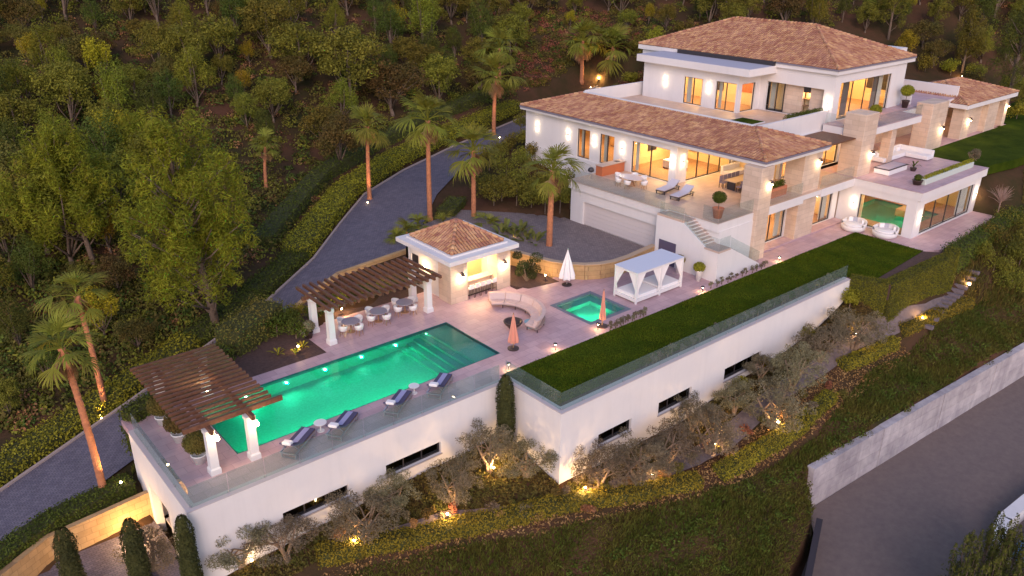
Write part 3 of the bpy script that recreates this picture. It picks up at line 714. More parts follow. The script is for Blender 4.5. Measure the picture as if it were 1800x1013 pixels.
# ---- lower level
mb = MB()
wall_x(mb, 19.85, 20.2, 4.4, 14.75, -.6, 3.3, [(4.75,13.25,.3,2.42)])      # garage front
mb.build('garage_wall', WHITE, villa)
B(20.2, 33, 14.4, 14.75, -.6, 3.3).build('garage_side_wall', WHITE, villa)
B(19.7, 25.45, 4.2, 14.9, 3.3, 4.0).build('terrace_slab', WHITE, villa)
B(20.1, 25.45, -.4, 4.2, 3.3, 4.0).build('terrace_slab', WHITE, villa)
mb = MB().box(19.6, 25.5, 4.15, 14.95, 4.0, 4.02).box(20.0, 25.5, -.45, 4.15, 4.0, 4.02); mb.build('terrace_floor', FLOORM, villa)
B(25.45, 39.3, -.3, 27.3, 3.55, 4.0).build('floor_slab', WHITE, villa); B(25.5, 39.3, -.36, 8.2, 4.0, 4.02).build('porch_floor', FLOORM, villa)
# garage door, ribbed panels
gd = MB().box(20.06, 20.12, 4.76, 13.24, .36, 2.42).build('garage_door', mat('garage_door_paint', (.62,.56,.55), .6), villa)
for i in range(6): B(20.035, 20.06, 4.78, 13.22, .38+i*.34, .38+i*.34+.315).build('door_panel', MATS['garage_door_paint'], gd)
# stair block on the terrace corner
st = MB().prism([(18.95,4.4),(18.95,-1.5),(20.25,-1.5),(20.25,4.4)], -.5, 2.3).build('stair_base', WHITE, villa)
MB().prism([(18.95,4.4),(19.15,4.4),(19.15,1.9),(18.95,1.9)], 2.3, [3.7,3.7,3.7,3.7]).build('stair_wall', WHITE, villa)
mb = MB(); y = 1.9
mb.add([(18.95,1.9,2.3),(18.95,-.25,2.3),(18.95,-.25,2.42),(18.95,1.9,3.7),(19.15,1.9,2.3),(19.15,-.25,2.3),(19.15,-.25,2.42),(19.15,1.9,3.7)],[(0,1,2,3),(7,6,5,4),(3,2,6,7),(0,3,7,4)])
mb.build('stair_string', WHITE, villa)
TREAD = mat('stair_travertine', (.50,.38,.32), .7)
for i in range(9):
    z = 3.86-i*.172; yy = 1.9-i*.24
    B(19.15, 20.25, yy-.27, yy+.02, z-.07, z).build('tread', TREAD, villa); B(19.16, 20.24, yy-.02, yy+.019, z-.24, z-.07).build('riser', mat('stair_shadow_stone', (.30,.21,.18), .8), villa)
    B(19.17, 20.23, yy-.26, yy-.02, 2.3, z-.071).build('stair_core', WHITE, villa)
B(20.26, 20.5, -.38, 4.39, -.4, 3.3).build('terrace_wall', WHITE, villa)
B(18.97, 20.24, 1.9, 4.4, 3.7, 3.86).build('stair_landing', FLOORM, villa)
B(18.9, 20.3, -1.55, -.25, 2.301, 2.44).build('stair_landing', TREAD, villa)
# second flight running along the front
mb = MB()
for i in range(11):
    x = 20.25+i*.34; z = 2.3-i*.2
    B(x, x+.36, -1.45, -.45, z-.07, z).build('tread', TREAD, villa)
    mb.box(x+.005, x+.335, -1.44, -.46, -.3, z-.071)
mb.build('stair_core', WHITE, villa)
MB().add([(20.25,-1.5,-.3),(24.3,-1.5,-.3),(24.3,-1.5,.2),(20.25,-1.5,2.44),(20.25,-1.452,-.3),(24.3,-1.452,-.3),(24.3,-1.452,.2),(20.25,-1.452,2.44)],[(0,1,2,3),(7,6,5,4),(3,2,6,7),(1,5,6,2)]).build('stair_string', WHITE, villa)
B(20.25, 25.4, -.45, -.001, -.3, 3.35).build('stair_wall', WHITE, villa)
B(18.93, 18.952, 2.35, 4.0, .02, 1.9).build('service_door', mat('service_door_paint', (.09,.075,.13), .5), villa)
def panelrow(a, b, z0, h, step=1.5, z0b=None):
    a = np.array(a); b = np.array(b); Ln = np.linalg.norm(b-a); d = (b-a)/Ln; nn = np.array([-d[1],d[0]])*.008; k = max(1,round(Ln/step)); z0b = z0 if z0b is None else z0b
    for i in range(k):
        p = a+d*(Ln*i/k+.01); q = a+d*(Ln*(i+1)/k-.01); za = z0+(z0b-z0)*i/k; zb = z0+(z0b-z0)*(i+1)/k
        MB().prism([p-nn,q-nn,q+nn,p+nn], [za,zb,zb,za], [za+h,zb+h,zb+h,za+h]).build('glass_panel', VILLAG, villa)
panelrow((19.68,14.5),(19.68,4.3), 4.02, 1.05); panelrow((20.3,1.2),(20.08,-.35), 4.02, 1.05, 2); panelrow((20.1,-.38),(24.3,-.38), 4.02, 1.05)
panelrow((19.02,4.2),(19.02,1.9), 3.86, .95); panelrow((19.02,1.85),(19.02,-.3), 3.6, .95, 3, 2.35); panelrow((18.97,-.3),(18.97,-1.45), 2.44, .95); panelrow((18.97,-1.48),(20.25,-1.48), 2.44, .95, 2); panelrow((20.3,-1.48),(24.2,-1.48), 2.3, .95, 1.4, .25)
# lower front between the stone columns
def column(x0, x1, y0, y1, z0, z1, name='stone_column'): return MB().cbox(x0, x1, y0, y1, z0, z1, .03).build(name, STONE, villa)
column(24.4, 26.0, -.7, .9, -.2, 7.42); column(31.3, 33.9, .0, 1.7, -.2, 7.42)
mb = MB(); wall_y(mb, 26.0, 39.2, 1.0, 1.3, -.2, 3.55, [(27.2,31.2,.12,2.75),(34.1,38.4,.12,2.75)]); mb.build('lower_wall', WHITE, villa)
win_y(1.0, 27.2, 31.2, .12, 2.75, 2); win_y(1.0, 34.1, 38.4, .12, 2.75, 3)
B(26.0, 31.3, -.35, .05, 3.3, 3.995).build('fascia', WHITE, villa); B(33.9, 39.2, -.34, .05, 3.3, 3.995).build('fascia', WHITE, villa)
B(25.9, 39.2, -.05, 1.0, -.1, .1).build('plinth', DECKM, villa)
room(26.2, 39.0, 1.3, 7.5, .1, 3.5, 'S', 300, (3,1))
panelrow((26.05,-.2),(31.2,-.2), 4.02, 1.02); panelrow((33.95,-.15),(39.2,-.15), 4.02, 1.02)
# annex
mb = MB()
wall_x(mb, 39.25, 39.6, -5.95, .9, -.2, 3.3, [(-5.1,-1.0,.08,2.75)])
mb.build('annex_wall', WHITE, villa)
mb = MB(); wall_y(mb, 39.6, 51.4, -5.951, -5.6, -.2, 3.3, [(40.6,50.2,.08,2.75)]); mb.build('annex_wall', WHITE, villa)
B(51.05, 51.4, -5.6, 3, -.2, 3.3).build('annex_wall', WHITE, villa)
B(39.2, 51.7, -6.2, 3.0, 3.3, 4.0).build('annex_roof_slab', WHITE, villa); B(39.15, 51.75, -6.25, 3.05, 4.0, 4.03).build('annex_terrace_floor', DECKM, villa)
win_x(39.25, -5.1, -1.0, .08, 2.75, 1); win_y(-5.95, 40.6, 50.2, .08, 2.75, 4)
room(39.7, 51.0, -5.5, 2.8, .05, 3.28, 'WS', 120, (2,1), TEAK)
o_ = [o for o in villa.children if o.name.startswith('floor') and 'slab' not in o.name][-1]; bpy.data.objects.remove(o_)
for a in ((39.7,41.2,-5.5,2.8),(47.6,51.0,-5.5,2.8),(41.2,47.6,-5.5,-4.5),(41.2,47.6,1.6,2.8)): B(*a, -.1, .07).build('floor', TEAK, villa)
ip = root('indoor_pool', (44.4,-1.4,0), 'small indoor pool glowing turquoise behind the annex window', 'pool'); mb = MB()
for a, b in (((41.2,-4.5),(47.6,-4.5)),((47.6,-4.5),(47.6,1.6)),((47.6,1.6),(41.2,1.6)),((41.2,1.6),(41.2,-4.5))): mb.quad((*a,-1.3),(*b,-1.3),(*b,.06),(*a,.06))
mb.quad((41.2,-4.5,-1.3),(47.6,-4.5,-1.3),(47.6,1.6,-1.3),(41.2,1.6,-1.3)); mb.build('basin', TILE, ip); MB().quad((41.2,-4.5,-.03),(47.6,-4.5,-.03),(47.6,1.6,-.03),(41.2,1.6,-.03)).build('water', WATER, ip)
light('SPOT', (44.4,-4.42,-.6), 120, ip, GREEN, .05, (44.4,1.5,-1), 160, .8); light('SPOT', (41.28,-1.4,-.6), 70, ip, GREEN, .05, (47.5,-1.4,-1), 160, .8)
for yy in (-3.5, 1.2): B(50.2, 50.24, -5.45, -5.4, .1, 2.7)
CURT = mat('linen_curtain', (.62,.60,.57), .9)
def curtain_y(y, x0, x1, z0, z1):
    n = 24; mb = MB(); P = [(x0+(x1-x0)*i/n, y+.06*math.sin(i*2.4)) for i in range(n+1)]
    for i in range(n): mb.quad((*P[i],z0),(*P[i+1],z0),(*P[i+1],z1),(*P[i],z1))
    mb.build('curtain', CURT, villa, True)
curtain_y(-5.5, 48.2, 50.0, .1, 2.75); curtain_y(1.55, 37.4, 38.4, .12, 2.75); curtain_y(1.5, 30.5, 31.1, .12, 2.75)
sconce_x(39.25, -.55, 1.9, 14); sconce_y(-5.95, 40.15, 1.7, 12); sconce_y(-5.95, 50.75, 1.8, 14)
# ---- main floor wing
xf = 25.5
holes = [(18.35,20.0,zT+.05,6.75),(15.3,17.1,zT+.05,6.75),(8.95,13.2,zT+.02,6.8)]
mb = MB(); wall_x(mb, xf, xf+.3, 8.2, 27.3, zT, 7.5, holes); mb.box(xf+.3, 37, 27.0, 27.3, zT-4, 7.5); mb.build('wing_wall', WHITE, villa)
B(xf, xf+.3, 14.9, 27.3, -.5, 4.019).build('wing_base_wall', WHITE, villa)
for h in holes: win_x(xf, h[0], h[1], h[2], h[3], 2)
room(25.8, 33, 14.6, 27.0, zT, 7.4, 'W', 260, (1,3), TEAK, INTW); room(25.8, 33.4, 8.6, 14.5, zT, 7.4, 'WS', 280, (1,2))
# rear and inner walls of the porch
mb = MB(); wall_y(mb, 25.81, 33.6, 8.2, 8.5, zT, 7.5, [(26.9,33.2,zT+.02,6.9)]); mb.build('porch_wall', WHITE, villa)
win_y(8.2, 26.9, 33.2, zT+.02, 6.9, 4)
B(25.0, 33.9, -.5, 8.2, 7.35, 7.45).build('porch_ceiling', mat('porch_ceiling_paint', (.80,.72,.62), .8), villa)
for x, y in ((28,1.5),(31.5,1.5),(28,4.2),(31.5,4.2),(28,6.8),(31.5,6.8)):
    lp = MB().lathe((x,y,7.31), [(.09,0),(.1,.02),(.1,.045)], 10).build('downlight', BULBW, villa); light('SPOT', (x,y,7.28), 34, lp, WARM, .08, (x,y,4), 130, .7)
# wing eave and roof
EX, EY0, EY1, EZ = 24.9, -.6, 27.5, 7.8
B(EX, 33.75, EY0, EY1, 7.45, 7.78).build('eave', WHITE, villa)
B(EX-.10, EX-.001, EY0-.1, EY1, 7.66, 7.80).build('gutter', mat('grey_gutter', (.20,.18,.23), .5), villa); B(EX-.001, 33.75, EY0-.10, EY0-.001, 7.66, 7.80).build('gutter', MATS['grey_gutter'], villa)
A0, A1 = (29.4,3.56,9.05), (29.4,23.4,9.05)
slope(villa, [(EX,EY1,EZ),(EX,EY0,EZ),A0,A1]); slope(villa, [(EX,EY0,EZ),(33.75,EY0,EZ),A0]); slope(villa, [(33.75,EY1,EZ),(EX,EY1,EZ),A1])
slope(villa, [(33.75,EY0,EZ),(33.75,3.56,EZ),A0]) if False else roof_plane(villa, [(33.75,EY0,EZ),(33.75,3.56,EZ),A0])
hip_line(villa, (EX,EY0,EZ+.03), (A0[0],A0[1],A0[2]+.03)); hip_line(villa, (33.75,EY0,EZ+.03), (A0[0],A0[1],A0[2]+.03)); hip_line(villa, (EX,EY1,EZ+.03), (A1[0],A1[1],A1[2]+.03))
for y in (25.6, 21.2, 17.75, 14.3): sconce_x(xf, y, 5.95, 11)
sconce_x(xf, 8.65, 5.9, 14); sconce_y(8.2, 26.3, 5.9, 14)
lantern_y(-.7, 25.6, 6.1, 16); lantern_y(0, 33.4, 6.4, 16)
# living room right of the wing
mb = MB(); wall_y(mb, 33.6, 43.2, 3.6, 3.9, zT, 7.34, [(34.0,42.8,zT+.02,6.9)]); mb.build('living_wall', WHITE, villa); win_y(3.6, 34.0, 42.8, zT+.02, 6.9, 5)
room(33.7, 43.1, 3.9, 9, zT, 7.35, 'S', 300, (2,1))
B(33.8, 39.5, .3, 3.6, 7.25, 7.36).build('timber_canopy', WOODM, villa)
# ---- upper terrace parapets and floor
B(29.4, 40.7, 3.9, 23.4, 7.45, 8.0).build('upper_slab', WHITE, villa); B(29.6, 40.6, 4.1, 23.2, 8.0, 8.02).build('upper_floor', FLOORM, villa)
mb = MB().box(29.4, 29.62, 3.9, 23.4, 8.0, 9.12).box(29.62, 40.65, 3.9, 4.12, 8.0, 9.0); mb.build('parapet', WHITE, villa)
B(29.62, 40, 23.2, 23.4, 8.0, 9.3).build('parapet', WHITE, villa); B(33.7, 40.65, 3.88, 3.9, 7.3, 9.0).build('parapet_face', WHITE, villa)
B(29.34, 29.68, 3.84, 23.45, 9.121, 9.18).build('coping', WHITE2, villa)
# ---- upper floor
h1 = [(15.25,17.5,zU+.06,10.6),(11.4,13.7,zU+.04,10.65)]
mb = MB(); wall_x(mb, 37.26, 37.55, 11.15, 22.7, zU, 11.55, h1); mb.box(37.55, 40.65, 22.4, 22.7, zU, 11.55)
wall_y(mb, 37.551, 40.65, 11.151, 11.45, zU, 11.55, [(37.8,39.9,zU+.04,10.6)]); mb.build('upper_wall', WHITE, villa)
for h in h1: win_x(37.26, *h, 2)
win_y(11.15, 37.8, 39.9, zU+.04, 10.6, 1)
room(37.6, 41.5, 11.5, 22.3, zU, 11.5, 'WS', 230, (1,3))
mb = MB(); wall_x(mb, 40.65, 40.95, 3.6, 11.15, zU, 12.1, [(4.6,10.5,zU+.02,10.7)]); 
wall_y(mb, 40.951, 53.2, 3.601, 3.95, zU, 12.1, [(41.6,50.6,zU+.02,11.3)]); mb.box(52.9, 53.2, 3.95, 26, zU, 12.1); mb.box(40.65, 40.95, 11.45, 26, 11.0, 12.1); mb.build('upper_wall', WHITE, villa)
win_x(40.95, 8.8, 10.4, zU+.02, 10.65, 2); win_y(3.6, 41.6, 50.6, zU+.02, 11.3, 4)
B(41.2, 41.5, 6.95, 8.8, zU, 10.7).build('feature_wall', STONE, villa); B(41.2, 41.5, 4.6, 6.2, zU, 10.7).build('feature_wall', STONE, villa); B(41.75, 41.9, 6.2, 6.95, zU, 10.7).build('niche_back', BULBW if False else INT, villa)
for i in range(4): B(41.3, 41.74, 6.22, 6.93, zU+.25+i*.62, zU+.29+i*.62).build('shelf', TEAK, villa)
B(41.25, 41.7, 6.22, 6.93, 10.1, 10.68).build('niche_panel', DARKM, villa)
light('POINT', (41.5,6.57,9.9), 10, bpy.data.objects['niche_panel'], WARM, .08)
room(42.0, 52.8, 4.0, 11, zU, 12.0, 'S', 380, (2,1), TEAK, None)
for x in (43.3, 48.6): B(x, x+1.0, 4.3, 4.36, zU+.1, 11.2).build('curtain_panel', mat('taupe_blind', (.20,.165,.15), .8), villa)
curtain_y(4.4, 49.6, 50.5, zU+.1, 11.2)
for y, p in ((19.8,10),(14.5,10)): sconce_x(37.26, y, 9.9, p)
sconce_x(40.65, 4.1, 9.6, 14)
B(36.4, 41.2, 9.6, 23.0, 11.551, 12.2).build('flat_canopy', WHITE, villa); B(36.5, 40.4, 9.7, 22.9, 12.2, 12.22).build('canopy_membrane', mat('grey_membrane', (.42,.40,.46), .8), villa)
UX0, UX1, UY0, UY1, UZ = 40.35, 54.2, 3.35, 26.4, 12.56
B(UX0, UX1, UY0, UY1, 12.1, 12.54).build('eave', WHITE, villa)
B(UX0-.09, UX0-.001, UY0, 9.55, 12.44, 12.57).build('gutter', MATS['grey_gutter'], villa); B(UX0-.3, UX0-.001, 9.62, 20.9, 12.222, 12.57).build('gutter', DARKM, villa); B(UX0-.09, UX1, UY0-.09, UY0-.001, 12.44, 12.57).build('gutter', MATS['grey_gutter'], villa)  # long dark strip carries the recess shadow above the canopy in its colour
B0, B1 = (47.3,10.2,15.27), (47.3,19.5,15.27)
slope(villa, [(UX0,UY1,UZ),(UX0,UY0,UZ),B0,B1]); slope(villa, [(UX0,UY0,UZ),(UX1,UY0,UZ),B0]); roof_plane(villa, [(UX1,UY0,UZ),(UX1,UY1,UZ),B1,B0]); roof_plane(villa, [(UX1,UY1,UZ),(UX0,UY1,UZ),B1])
for a, b in (((UX0,UY0,UZ),B0),((UX1,UY0,UZ),B0),((UX0,UY1,UZ),B1),(B0,B1)): hip_line(villa, (a[0],a[1],a[2]+.03), (b[0],b[1],b[2]+.03))
B(53.2, 58.6, 6.4, 15, 12.0, 12.75).build('flat_roof', WHITE, villa)
# balcony and big stone pier
B(39.6, 50.2, -.1, 3.6, 7.35, 7.98).build('balcony_slab', WHITE, villa); B(39.55, 50.25, -.15, 3.6, 7.98, 8.0).build('balcony_floor', DECKM, villa)
panelrow((41.6,-.02),(50.1,-.02), 8.0, 1.0); panelrow((39.66,1.7),(39.66,3.5), 8.0, 1.0)
pier = MB(); pier.cbox(39.35, 41.5, -.35, 1.55, -.2, 9.4, .03).build('stone_pier', STONE, villa)
column(52.9, 56.2, .2, 1.8, 3.9, 8.6, 'stone_pier'); lantern_y(-.35, 41.2, 5.9, 22); lantern_y(.2, 55.6, 6.0, 22)
# loggia behind the annex terrace
mb = MB(); wall_y(mb, 43.2, 60, 5.0, 5.3, zT, 7.34, [(43.8,46.5,zT+.02,6.8),(47,51,zT+.02,6.8)]); mb.build('loggia_wall', STONE, villa)
win_y(5.0, 43.8, 46.5, zT+.02, 6.8, 2); win_y(5.0, 47, 51, zT+.02, 6.8, 2); room(43.3, 52, 5.3, 10, zT, 7.3, 'S', 260, (2,1)) 
column(46.0, 46.9, .4, 1.3, zT, 7.36); B(43.3, 62, 1.8, 12, 7.36, 7.97).build('loggia_slab', WHITE, villa); B(50.3, 61.9, 1.9, 11.9, 7.971, 8.02).build('loggia_roof_floor', DECKM, villa)
mb = MB().box(54, 54.2, 3, 12, 8.02, 9.0).box(54.2, 62, 11.8, 12, 8.02, 9.2).box(61.8, 62, 1.9, 11.8, 8.02, 9.1); mb.build('parapet', WHITE, villa)
for x in (43,48,53,57.5):
    lp = MB().lathe((x,2.8,7.32), [(.09,0),(.1,.035)], 10).build('downlight', BULBW, villa); light('SPOT', (x,2.8,7.28), 55, lp, WARM, .08, (x,2.8,4), 130, .7)
# end pavilion
for x0, x1 in ((60.8,62.6),(66.6,69.2)): column(x0, x1, .4, 1.6, 3.9, 7.2)
column(71.2, 72.0, .5, 1.6, 3.9, 7.2); MB().box(62.6, 72, 6.5, 6.8, 3.9, 7.2).build('pavilion_wall', STONE, villa); MB().box(71.7, 72, 1.6, 6.5, 3.9, 7.2).build('pavilion_wall', STONE, villa)
MB().box(62.601, 66.6, 1.0, 1.25, 3.9, 7.2).build('pavilion_wall', STONE, villa)
B(60.3, 72.6, .0, 9.2, 7.2, 7.62).build('eave', WHITE, villa)
P0, P1 = (64.8,4.6,8.95), (68.1,4.6,8.95); e = [(60.3,0,7.64),(72.6,0,7.64),(72.6,9.2,7.64),(60.3,9.2,7.64)]
slope(villa, [e[0],e[1],P1,P0]); slope(villa, [e[3],e[0],P0]); roof_plane(villa, [e[1],e[2],P1]); roof_plane(villa, [e[2],e[3],P0,P1])
for a, b in ((e[0],P0),(e[1],P1),(e[3],P0),(P0,P1)): hip_line(villa, (a[0],a[1],a[2]+.03), (b[0],b[1],b[2]+.03))
lantern_y(.4, 62.2, 5.9, 22); lantern_y(.5, 71.7, 6.2, 26)
for x in (64.5, 69.8):
    lp = MB().lathe((x,3.5,7.16), [(.09,0),(.1,.035)], 10).build('downlight', BULBW, villa); light('SPOT', (x,3.5,7.12), 60, lp, WARM, .08, (x,3.5,4), 130, .7)
struct(MB().prism([(51.76,-5.9),(57,-6.6),(66,-6.8),(95,-6),(95,6),(76,4),(72.7,.38),(52,.19)], 3.2, 4.06).build('upper_lawn', GRASSM))
struct(MB().prism([(51.76,.191),(72.6,.39),(72.6,9),(51.76,9)], 3.5, 4.03).build('loggia_paving', DECKM))
struct(MB().prism([(51.72,-6.0),(51.9,-6.5),(52.2,-8.2),(51.8,-8.5),(51.6,-6.4)], -.5, 3.6).build('bank_wall', YSTONE)) if False else None

def curtain_x(x, y0, y1, z0, z1, m_=None):
    n = 16; mb = MB(); P = [(x+.05*math.sin(i*2.4), y0+(y1-y0)*i/n) for i in range(n+1)]
    for i in range(n): mb.quad((*P[i],z0),(*P[i+1],z0),(*P[i+1],z1),(*P[i],z1))
    mb.build('curtain', m_ or CURT, villa, True)
for y0_, y1_ in ((16.9,17.45),(15.3,15.7),(13.3,13.65)): curtain_x(37.8, y0_, y1_, zU+.1, 10.6)
for y0_, y1_ in ((19.6,19.95),(16.7,17.05),(12.8,13.15),(9.0,9.3)): curtain_x(26.1, y0_, y1_, zT+.1, 6.75)
curtain_x(41.4, 9.9, 10.4, zU+.1, 10.6)
for (x0_, x1_, y0_, y1_, z0_, z1_, m_) in ((32.86,32.89,9.4,11.0,5.1,6.4,RUST),(32.86,32.89,12.0,13.0,5.0,6.6,DARKM),(32.86,32.89,22,24,5.0,6.4,FABN),(41.36,41.39,12.2,13.8,9.2,10.4,RUST),(41.36,41.39,15.8,17.0,9.0,10.5,DARKM),(52.66,52.69,5.0,7.0,9.3,10.8,DARKM)): B(x0_,x1_,y0_,y1_,z0_,z1_).build('wall_picture', m_, villa)
for (x0_, x1_, y_, z0_, z1_, m_) in ((28,30,7.37,1.1,2.2,RUST),(34.5,36.5,7.37,1.0,2.3,DARKM),(36,38,8.87,5.1,6.4,RUST),(44.5,47.5,10.87,9.2,10.8,RUST),(29,30.2,14.37,5.1,6.5,DARKM)): B(x0_,x1_,y_,y_+.02,z0_,z1_).build('wall_picture', m_, villa)

# ================================================================ pool house
ph = root('pool_house', (4.7,10.5,0), 'small white pool bar with square clay tiled roof and stone corner pillars', 'pool house')
PHX0, PHX1, PHY0, PHY1, PHZ = 2.0, 7.0, 7.65, 13.2, 3.0
mb = MB(); wall_x(mb, PHX0+.0, PHX0+.3, 9.0, PHY1, -.1, PHZ, [(11.6,12.5,.05,2.35)]); mb.build('side_wall', WHITE, ph)
MB().cbox(PHX0-.15, PHX0+1.3, PHY0-.1, 9.0, -.1, PHZ, .02).build('stone_pillar', STONE, ph); MB().cbox(PHX1-1.15, PHX1+.1, PHY0-.1, 8.7, -.1, PHZ, .02).build('stone_pillar', STONE, ph)
B(PHX1-.3, PHX1, 8.7, PHY1, -.1, PHZ).build('side_wall', WHITE, ph); B(PHX0, PHX1, PHY1-.3, PHY1, -.1, PHZ-.001).build('back_wall', INT, ph)
B(PHX0+.3, PHX1-.3, 10.4, 10.6, -.05, PHZ).build('bar_back_wall', INT, ph)
B(PHX0+1.32, PHX1-1.17, 8.0, 8.7, 1.04, 1.12).build('counter', TREAD, ph); B(PHX0+1.32, PHX1-1.17, 8.25, 8.45, -.05, 1.04).build('counter_front', STONE, ph)
B(PHX0+1.5, PHX0+3.0, 10.1, 10.39, 1.0, 1.75).build('cabinet', mat('amber_wood', (.50,.22,.05), .5), ph); B(4.6, 5.0, 10.3, 10.39, 1.0, 2.6).build('shelf_niche', DARKM, ph); B(PHX0+1.6, PHX0+2.9, 10.32, 10.39, 2.0, 2.55).build('lit_panel', BULBW, ph)
B(PHX0+.05, PHX0+.12, 11.62, 12.48, .05, 2.33).build('door', DARKM, ph)
B(PHX0-.5, PHX1+.5, PHY0-.55, PHY1+.5, PHZ, PHZ+.3).build('eave', WHITE, ph); B(PHX0+.05, PHX1-.05, PHY0+.05, PHY1-.05, PHZ+.301, PHZ+.42).build('roof_kerb', WHITE2, ph)
c = (4.55,10.45,4.75); e = [(PHX0+.25,PHY0+.25,3.43),(PHX1-.25,PHY0+.25,3.43),(PHX1-.25,PHY1-.25,3.43),(PHX0+.25,PHY1-.25,3.43)]
for k in range(4): slope(ph, [e[k],e[(k+1)%4],c]); hip_line(ph, (e[k][0],e[k][1],3.46), (c[0],c[1],c[2]+.03))
lantern_y(PHY0-.1, 2.75, 1.95, 26, ph); lantern_y(PHY0-.1, 6.45, 1.95, 26, ph)
light('AREA', (4.5,9.3,2.95), 150, ph, WARM, 1.2)
b_ = MB().box(PHX0-.12, PHX0-.002, 10.6, 10.75, 1.7, 1.95).build('wall_lamp', BULB, ph); light('POINT', (PHX0-.3,10.7,1.8), 26, b_, WARM, .06)
# ================================================================ foliage
def leafmat(name, col, col2, trans=.12, island=.35, objrand=.18, nscale=.5, rough=.75):
    return mat(name, col, rough, col2, nscale, island=island, objrand=objrand, trans=trans, spec=.2)
L_PINE = leafmat('pine_needles', (0.129,0.142,0.015), (0.227,0.223,0.019))
L_PINED = leafmat('dark_pine_needles', (0.053,0.074,0.013), (0.098,0.115,0.015))
L_OAK = leafmat('oak_leaves', (0.113,0.115,0.015), (0.204,0.182,0.022))
L_YEL = leafmat('golden_leaves', (.26,.215,.012), (.36,.28,.015))
L_OLIVE = leafmat('olive_leaves', (.15,.13,.075), (.25,.205,.125), .2)
L_SHRUB = leafmat('scrub_leaves', (0.144,0.101,0.024), (0.083,0.088,0.017))
L_RUST = leafmat('dry_scrub', (0.257,0.115,0.043), (0.333,0.189,0.081))
L_HEDGE = leafmat('hedge_leaves', (.185,.175,.014), (.27,.245,.02))
L_HEDGED = leafmat('dark_hedge_leaves', (.055,.072,.008), (.085,.10,.012))
L_HEDGE2 = leafmat('trimmed_hedge_leaves', (.10,.115,.010), (.15,.155,.014))
L_CYP = leafmat('cypress_foliage', (.035,.045,.012), (.06,.07,.016))
L_PALM = leafmat('palm_fronds', (0.151,0.169,0.019), (0.227,0.223,0.032), .2, .15)
L_DEAD = leafmat('dry_palm_fronds', (.33,.19,.09), (.40,.25,.13), .15, .15)
L_GRASS = leafmat('rough_grass', (.060,.085,.010), (.135,.115,.022), .2, .4, 0, .35)
L_BANANA = leafmat('broad_leaves', (.14,.16,.03), (.20,.21,.06), .3, .2)
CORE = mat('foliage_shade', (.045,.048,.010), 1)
L_PINEB = leafmat('bright_pine_needles', (.13,.155,.012), (.25,.255,.016), .25, .35, 0)
BARK = mat('grey_bark', (.20,.14,.10), .95, (.12,.085,.065), 6, .5, 25)
PBARK = mat('palm_bark', (.52,.205,.095), .9, (.33,.13,.065), 4, 1.0, 9)
OBARK = mat('olive_bark', (.36,.25,.16), .95, (.22,.15,.10), 5, .5, 20)

def unit(n):
    v = rng.normal(size=(n,3)); return v/np.linalg.norm(v,axis=1,keepdims=True)
def leaves(P, Nrm, size, asp=.55, tri=False, fold=0):
    """one quad per point: centre P, normal Nrm, length size, width size*asp"""
    n = len(P); size = np.broadcast_to(size,(n,)); a = np.cross(Nrm, unit(n)); a /= np.linalg.norm(a,axis=1,keepdims=True)+1e-9
    b = np.cross(Nrm, a); a = a*(size*.5)[:,None]; b = b*(size*.5*asp)[:,None]
    V = np.stack([P-a, P-b*1.0+a*.1, P+a, P+b*1.0+a*.1],1).reshape(-1,3)
    return V, np.arange(4*n).reshape(-1,4)
def join(parts):
    Vs, Fs, o = [], [], 0
    for V, F in parts: Vs.append(V); Fs.append(F+o); o += len(V)
    return np.concatenate(Vs), np.concatenate(Fs)
def blob_leaves(blobs, n, size, asp=.55, up=.3, shell=.75, jit=.35):
    """leaves spread through ellipsoidal clumps, most near the skin"""
    blobs = np.array(blobs,float); vol = (blobs[:,3]*blobs[:,4]*blobs[:,5])**(2/3); k = rng.choice(len(blobs), n, p=vol/vol.sum())
    d = unit(n); r = np.where(rng.random(n) < shell, rng.uniform(.72,1.08,n), rng.uniform(.2,.8,n)**.5)
    P = blobs[k,:3]+d*blobs[k,3:6]*r[:,None]
    N = d*.7+np.array([0,0,up])+unit(n)*jit*2; N /= np.linalg.norm(N,axis=1,keepdims=True)
    return leaves(P, N, size*rng.uniform(.6,1.3,n), asp)
def crown_clumps(c, rad, k, cr, flat=.8, lo=-.6):
    """k clump ellipsoids on and in a big ellipsoid"""
    out = []
    while len(out) < k:
        d = unit(1)[0]
        if d[2] < lo: continue
        r = rng.uniform(.45,.95); s = cr*rng.uniform(.65,1.35)
        out.append((*(np.array(c)+d*np.array(rad)*r), s, s, s*flat))
    return out
def tree_mesh(limbs, bark):
    mb = MB()
    for pts, r in limbs: mb.tube(pts, r, 7)
    return mb
